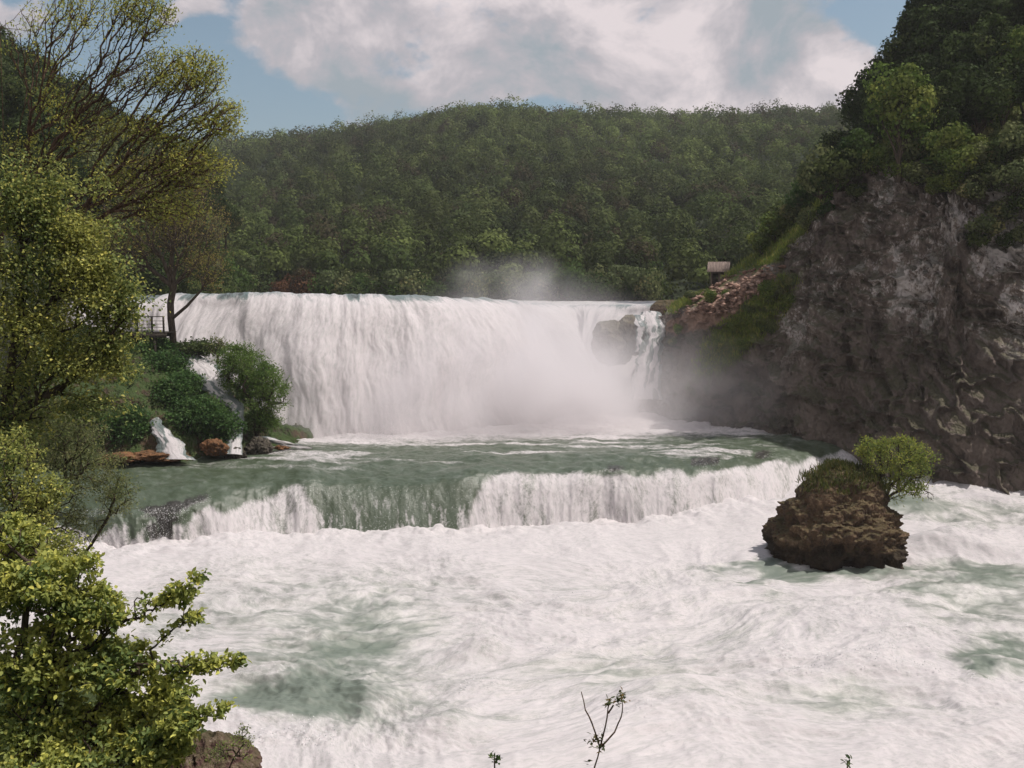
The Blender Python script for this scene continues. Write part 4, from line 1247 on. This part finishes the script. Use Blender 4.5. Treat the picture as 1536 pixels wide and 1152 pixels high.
# ---- tree by the platform
RD = np.random.default_rng(33)
Yd = 80.0
trunk = [W(260, 522, Yd), W(256, 480, Yd), W(260, 430, Yd), W(258, 380, Yd), W(262, 330, Yd), W(255, 285, Yd), W(248, 245, Yd)]
TWIG = [(.16, .11, .06, 3), (.12, .12, .04, 3), (.24, .22, .05, 2), (.28, .17, .05, 1)]
grow_tree('bank_tree', [(trunk, -1), ([W(225, 350, Yd), W(190, 330, Yd)], 3), ([W(300, 330, Yd), W(330, 320, Yd)], 3)],
          [blob(215, 330, Yd, 75, 60, 500), blob(290, 330, Yd, 56, 62, 420), blob(245, 260, Yd, 75, 42, 340), blob(178, 372, Yd, 60, 44, 300), blob(305, 395, Yd, 42, 30, 180), blob(314, 424, Yd, 18, 16, 40)],
          TWIG, (.16, .08), 9.0, RD, 'tall thin leaved tree beside the viewing platform with a straight dark trunk', 'tree', tip_r=.012, pw=.43, max_r=.40, spread=.4, bf=.6, cmax=4, bark=M_BARK)

# ---- half bare tree at the upper left
Ya = 27.0


def L(*pts, dy=0):
    n = len(pts); return [W(px, py, Ya + dy * i / max(n - 1, 1)) for i, (px, py) in enumerate(pts)]


seeds = [(L((-70, 760), (-45, 560), (-20, 420), (2, 330), (18, 270)), -1),           # 0-4 trunk
         (L((45, 205), (62, 165), (78, 110), (95, 60), (106, 0), (108, -60), dy=1.5), 4),            # 5-10
         (L((72, 120), (100, 75), (128, 38), (150, 0), (165, -60), dy=-1.2), 6),                       # 11-15
         (L((40, 262), (72, 232), (105, 195), (142, 140), (165, 90), (178, 40), (182, -20), dy=-1.5), 3),   # 16-22
         (L((110, 204), (150, 198), (200, 190), (238, 165), (268, 130), (295, 92), dy=1.0), 18),
         (L((60, 255), (120, 252), (190, 248), (238, 225), (290, 195), (335, 150), dy=-2.0), 3),
         (L((100, 280), (160, 300), (220, 318), (280, 300), (330, 275), dy=1.5), 3),
         (L((-40, 75), (0, 42), (35, 12), (60, -10), dy=1), 2),
         (L((0, 42), (50, 48), (85, 62)), 1),
         ]
blobs = [blob(60, 60, Ya, 60, 50, 171), blob(120, 20, Ya, 60, 40, 209), blob(215, 20, Ya, 50, 40, 361), blob(180, 110, Ya, 50, 50, 285), blob(245, 110, Ya, 45, 40, 361),
         blob(300, 115, Ya, 38, 42, 361), blob(325, 175, Ya, 38, 32, 399), blob(250, 190, Ya, 60, 40, 380), blob(150, 190, Ya, 70, 45, 266), blob(290, 250, Ya, 60, 34, 456),
         blob(200, 270, Ya, 80, 40, 380), blob(255, 310, Ya, 60, 30, 266), blob(90, 150, Ya, 60, 50, 190), blob(60, 230, Ya, 60, 40, 171), blob(120, 340, Ya, 70, 36, 171)]
grow_tree('bare_tree', seeds, blobs, SPARSE_YG, (.095, .042), 6.5, RD, 'half bare tree at the upper left, long brown branches with sparse yellow green leaves', 'tree',
          tip_r=.0048, pw=.38, max_r=.2, spread=.12, bf=.7, cmax=3, bark=M_BARK_RED, thin=lambda p: vnoise(*(p / 1.1).T, seed=9) > .30)

# ---- yellow green tree at the left edge
RE = np.random.default_rng(44)
Ye = 23.0
exy = np.concatenate([W(a_, b_, Ye) + (W(c__, d_, Ye) - W(a_, b_, Ye)) * np.linspace(0, 1, 16)[:, None] + RE.normal(size=(16, 3)) * .07
                     for a_, b_, c__, d_ in ((150, 430, 232, 452), (150, 480, 212, 505), (120, 330, 188, 348), (100, 305, 158, 268), (50, 290, 84, 248), (150, 540, 205, 566), (130, 390, 205, 400), (10, 290, 20, 240), (130, 600, 190, 615))])
grow_tree('yellow_green_tree', [([W(-60, 900, Ye), W(-30, 760, Ye), W(0, 640, Ye), W(20, 520, Ye), (W(30, 420, Ye))], -1), ([W(60, 600, Ye), W(120, 560, Ye)], 2), ([W(80, 450, Ye), W(140, 440, Ye)], 3)],
          [blob(45, 315, Ye, 62, 40, 150), blob(20, 400, Ye, 70, 60, 170), blob(110, 395, Ye, 60, 55, 190), blob(55, 480, Ye, 75, 60, 220), blob(155, 455, Ye, 48, 34, 150), blob(110, 540, Ye, 70, 40, 170),
           blob(30, 570, Ye, 60, 45, 110), blob(165, 500, Ye, 30, 36, 70), blob(110, 610, Ye, 55, 22, 60), blob(20, 300, Ye, 30, 50, 90), blob(95, 345, Ye, 45, 30, 90), blob(185, 470, Ye, 22, 14, 40), blob(190, 430, Ye, 14, 10, 16), blob(150, 400, Ye, 24, 30, 40), blob(30, 640, Ye, 50, 40, 120), blob(90, 280, Ye, 20, 16, 20), blob(165, 545, Ye, 22, 26, 30)],
          YELLOWISH, (.095, .06), 20, RE, 'dense yellow green tree filling the left edge in front of the bank', 'tree', tip_r=.004, max_r=.10, spread=.18, bf=.4, cmax=7, extra=exy)
Yf = 26.0
grow_tree('willow_shrub', [([W(-60, 980, Yf), W(0, 880, Yf), W(50, 800, Yf), W(100, 720, Yf)], -1), ([W(110, 850, Yf), W(160, 780, Yf), W(205, 740, Yf)], 1), ([W(40, 700, Yf), W(60, 640, Yf)], 2)],
          [blob(40, 660, Yf, 60, 60, 220), blob(110, 650, Yf, 50, 40, 160), blob(60, 760, Yf, 70, 50, 220), blob(140, 710, Yf, 55, 36, 170), blob(30, 830, Yf, 50, 40, 140), blob(175, 745, Yf, 40, 28, 90), blob(110, 790, Yf, 50, 30, 80)],
          OLIVE + [(.2, .22, .05, 1)], (.08, .028), 24, RE, 'fine leaved olive shrub drooping over the left end of the low cascade', 'shrub', tip_r=.004, max_r=.06, spread=.12, bf=.3, cmax=5)

RF = np.random.default_rng(55)
grow_tree('edge_shrub', [([W(-50, 1080, 18), W(-20, 960, 18), W(10, 860, 18), W(30, 780, 18)], -1)],
          [blob(20, 700, 18, 40, 60, 150), blob(30, 780, 18, 60, 50, 190), blob(80, 830, 18, 50, 36, 150), blob(20, 860, 18, 60, 50, 160), blob(70, 740, 18, 34, 26, 70), blob(110, 850, 18, 30, 20, 50)],
          GREEN_FRESH + YELLOWISH, (.07, .045), 16, RF, 'green leafy shrub at the left edge between the fine leaved shrub and the foreground bush', 'shrub', tip_r=.0035, max_r=.05, spread=.09, bf=.25, cmax=6)

# ---- foreground bush, lower left
Yg = 13.0


def G(*pts, Y=Yg): return [W(px, py, Y) for px, py in pts]


def spray(px0, py0, px1, py1, Y, n=26, r=5):
    """Targets along a leafy shoot."""
    t = np.linspace(0, 1, n)[:, None]; a_, b_ = W(px0, py0, Y), W(px1, py1, Y)
    q = a_ + (b_ - a_) * t; q[:, 2] += np.sin(t[:, 0] * 3) * .04
    return q + RF.normal(size=(n, 3)) * r * Y / FPX


ex = np.concatenate([spray(200, 925, 302, 866, 13, 34, 4), spray(215, 925, 292, 890, 13, 20, 3), spray(240, 960, 300, 924, 13, 24, 3), spray(200, 905, 285, 903, 13.2, 20, 4), spray(250, 1020, 365, 990, 12.6, 44, 4),
                     spray(230, 1000, 330, 1000, 12.6, 34, 6), spray(60, 850, 145, 850, 13, 30, 7), spray(100, 900, 175, 890, 13, 26, 8), spray(260, 1090, 345, 1062, 12.4, 22, 5)])
grow_tree('foreground_bush', [(G((30, 1330), (40, 1180), (60, 1080), (90, 1000)), -1), (G((120, 1100), (170, 1040), (230, 990)), 1), (G((20, 1000), (40, 900)), 2), (G((150, 960), (190, 930)), 3)],
              [blob(50, 880, Yg, 70, 50, 240), blob(130, 920, Yg, 60, 40, 200), blob(60, 990, Yg, 90, 60, 330), blob(170, 1000, Yg, 70, 45, 240), blob(60, 1090, Yg, 90, 60, 330), blob(180, 1090, Yg, 70, 50, 240),
               blob(250, 1050, Yg, 45, 30, 140), blob(25, 820, Yg + 1, 50, 50, 130), blob(235, 1120, Yg - .5, 50, 36, 190), blob(110, 1150, Yg - .6, 110, 40, 260), blob(270, 1085, Yg - .6, 34, 22, 70)],
          [(r_ * 1.25, g_ * 1.25, b_ * 1.15, w_) for r_, g_, b_, w_ in YELLOWISH], (.080, .050), 17, RF, 'large leafy bush with yellow green shoots in the lower left corner', 'bush', tip_r=.0026, max_r=.05, spread=.052, bf=.25, shape='leaf', cmax=5, extra=ex, fold=.2)
grow_tree('rock_plant', [(G((330, 1190), (345, 1150), Y=12.5), -1)], [blob(365, 1115, 12.5, 18, 32, 50), blob(330, 1130, 12.2, 24, 20, 30)],
          OLIVE + GREEN_FRESH, (.035, .02), 7, RF, 'small leafy plant on the reddish rock at the bottom left', 'plant', tip_r=.002, max_r=.01, spread=.03)

o = rock_obj('foreground_rock', W(318, 1158, 13.6), (.60, .5, .50), rock_material('reddish_rock', (.06, .035, .03), (.17, .10, .085), (.34, .24, .22), .60, (.08, .1, .03), .4, 6.0), 77, .42, None, 90)
tag(o, 'reddish brown rock under the leafy bush at the bottom left', 'rock')

# ---- droplets thrown up by the water
def droplets(name, P, rng, size, label):
    n = len(P); A = unit(rng.normal(size=(n, 3))); N = unit(np.array([[.2, -.6, .6]]) + rng.normal(size=(n, 3)) * .6)
    s_ = size * (.4 + rng.random(n) ** 2 * 1.4)
    o = leaf_obj(name, P, A, N, s_, s_ * .8, None, rng, None, 'kite', M_DROP, .3, np.full((n, 3), .88))
    return tag(o, label, 'droplets', kind='stuff')


M_DROP = leaf_material('droplet', .3, .4)
RG = np.random.default_rng(70)
poolP = np.stack([Xp, Yp, Zp], -1)
sel = np.argwhere((near_foot > .25) & (Xr > -32) & (Xr < 22)); sel = sel[RG.choice(len(sel), 9000)]
q_ = np.stack([Xr, Yr, Zr], -1)[sel[:, 0], sel[:, 1]] + RG.normal(size=(9000, 3)) * np.array([.25, .35, .05]) + np.stack([0 * RG.random(9000), 0 * RG.random(9000), RG.exponential(.28, 9000)], 1)
wq = (qd > .3) & (tgq > .5); sel = np.argwhere(wq); sel = sel[RG.choice(len(sel), 1500)]
q2_ = poolP[sel[:, 0], sel[:, 1]] + np.array([0, -.12, .08]) + RG.normal(size=(1500, 3)) * .08
wq = (qd > .1) & (rk > .25); sel = np.argwhere(wq)
sel = sel[RG.choice(len(sel), 3000)]
q3_ = poolP[sel[:, 0], sel[:, 1]] + np.array([0, -.15, .1]) + RG.normal(size=(3000, 3)) * .1
droplets('spray_droplets', np.concatenate([q_, q2_, q3_]), RG, .038, 'white droplets leaping off the low cascade and its foot')
cr = (wav > .28) & (Yr < 62) & (Yr > 24) & (ff > .5); sel = np.argwhere(cr); sel = sel[RG.choice(len(sel), 9000)]
q_ = np.stack([Xr, Yr, Zr], -1)[sel[:, 0], sel[:, 1]] + RG.normal(size=(9000, 3)) * np.array([.12, .12, .03]); q_[:, 2] += RG.exponential(.09, 9000)
droplets('river_droplets', q_, RG, .045, 'white droplets over the wave crests of the rapids')

# ---- young plants at the bottom edge
M_STEM = bark_material('stem', (.09, .06, .04), (.18, .12, .08))


def sapling(stems, rosettes, Y, label, rng, leaf=(.045, .02), pal=None):
    base = W(*stems[0][0], Y)
    root = empty('sapling', base, label, 'young plant')
    P, par, rad = [], [], []
    for st in stems:
        for i, q in enumerate(st):
            P.append(W(*q, Y + .02 * i) - base); par.append(len(P) - 2 if i else -1); rad.append(.008 - .0012 * min(i, 5))
    tubes('stem', np.array(P), np.array(par), np.array(rad), M_STEM, root, 6, rng, .04)
    C, A, N = [], [], []
    for px, py, r, n in rosettes:
        c = W(px, py, Y) - base; k = Y / FPX
        d = unit(rng.normal(size=(n, 3)) * np.array([1, 1, .6]) + np.array([0, 0, .35]))
        C.append(c + rng.normal(size=(n, 3)) * r * k * .45); A.append(d); N.append(unit(np.array([0, 0, 1.]) + rng.normal(size=(n, 3)) * .5))
    C, A, N = map(np.concatenate, (C, A, N)); n = len(C)
    leaf_obj('leaves', C, A, N, leaf[0] * (.6 + .7 * rng.random(n)), leaf[1] * (.8 + .4 * rng.random(n)), pal or OLIVE + [(.22, .15, .05, 3)], rng, root, 'leaf', None, .15)
    return root


RS = np.random.default_rng(66)
sapling([[(886, 1190), (892, 1150), (900, 1122)], [(900, 1122), (888, 1085), (878, 1065), (872, 1038)], [(900, 1122), (908, 1090), (912, 1062), (916, 1050)], [(900, 1122), (922, 1098), (932, 1075), (934, 1058), (932, 1042)], [(912, 1070), (920, 1058)]],
        [(893, 1110, 14, 34), (902, 1122, 8, 14), (912, 1054, 9, 22), (925, 1052, 8, 16), (934, 1048, 9, 20), (933, 1040, 5, 10), (884, 1145, 6, 6)], 8.0, 'forked young plant with brown green leaf tufts at the bottom centre', RS)
sapling([[(740, 1185), (742, 1150), (742, 1132)], [(742, 1145), (746, 1138)]], [(740, 1136, 6, 12), (746, 1141, 7, 12)], 7.8, 'tiny shoot tip at the bottom edge left of the forked plant', RS, pal=GREEN_MID)
sapling([[(1268, 1190), (1270, 1158), (1271, 1142)]], [(1270, 1141, 7, 16)], 7.8, 'tiny shoot tip at the bottom edge right of centre', RS, pal=GREEN_MID)


# ---- spray hanging over the falls, and the air
def volume_material(name, color, dens=None, build=None, aniso=.3):
    t = NT(name); v = t.n.new('ShaderNodeVolumePrincipled'); v.inputs['Color'].default_value = (*color, 1)
    v.inputs['Anisotropy'].default_value = aniso
    if build: t.l.new(build(t), v.inputs['Density'])
    else: v.inputs['Density'].default_value = dens
    t.l.new(v.outputs[0], t.out.inputs['Volume']); return t.mat


def mist_density(t):
    p = t.pos(); s = t.n.new('ShaderNodeSeparateXYZ'); t.l.new(p, s.inputs[0])
    total = None
    for px, py, Y_, rx, ry, rz, w in MIST:
        c = W(px, py, Y_); k = Y_ / FPX
        terms = []
        for i, (cc, r) in enumerate(zip(c, (rx * k, ry, rz * k))):
            d = t.math('DIVIDE', t.math('SUBTRACT', s.outputs[i], float(cc)), float(r)); terms.append(t.math('MULTIPLY', d, d))
        g_ = t.math('MULTIPLY', t.math('EXPONENT', t.math('MULTIPLY', t.math('ADD', t.math('ADD', terms[0], terms[1]), terms[2]), -.5)), w)
        total = g_ if total is None else t.math('ADD', total, g_)
    n = t.noise(p, .16, 3, .55, .5)
    return t.math('MAXIMUM', t.math('SUBTRACT', t.math('MULTIPLY', total, t.rng(n, .3, .7, .15, 1.5)), .006), 0.0)


#        px,  py,  Y,  rx, ry(m), rz, density
MIST = [(720, 605, 85, 190, 3.0, 55, .30), (780, 560, 92, 95, 4.5, 60, .30), (470, 600, 84, 60, 2.0, 40, .12), (900, 600, 93, 50, 3.5, 36, .16), (560, 610, 85, 100, 2.5, 45, .12),
        (805, 425, 100, 24, 3.0, 20, .09), (740, 412, 102, 50, 4.0, 20, .035), (1010, 570, 88, 70, 3.5, 60, .02), (1090, 600, 84, 90, 3.0, 50, .012)]
v, f = box(-34, 32, 74, 118, 3.0, 27)
m_ = mesh_obj('mist', v, f, volume_material('spray', (.97, .95, .96), build=mist_density, aniso=.2))
tag(m_, 'white spray rising from the foot of the waterfall', 'mist', kind='stuff')
v, f = box(-910, 910, -410, 1010, -7, 132)
h_ = mesh_obj('haze', v, f, volume_material('air', (.95, .95, .97), .0002, aniso=.2))
tag(h_, 'thin haze over the valley', 'haze', kind='stuff')
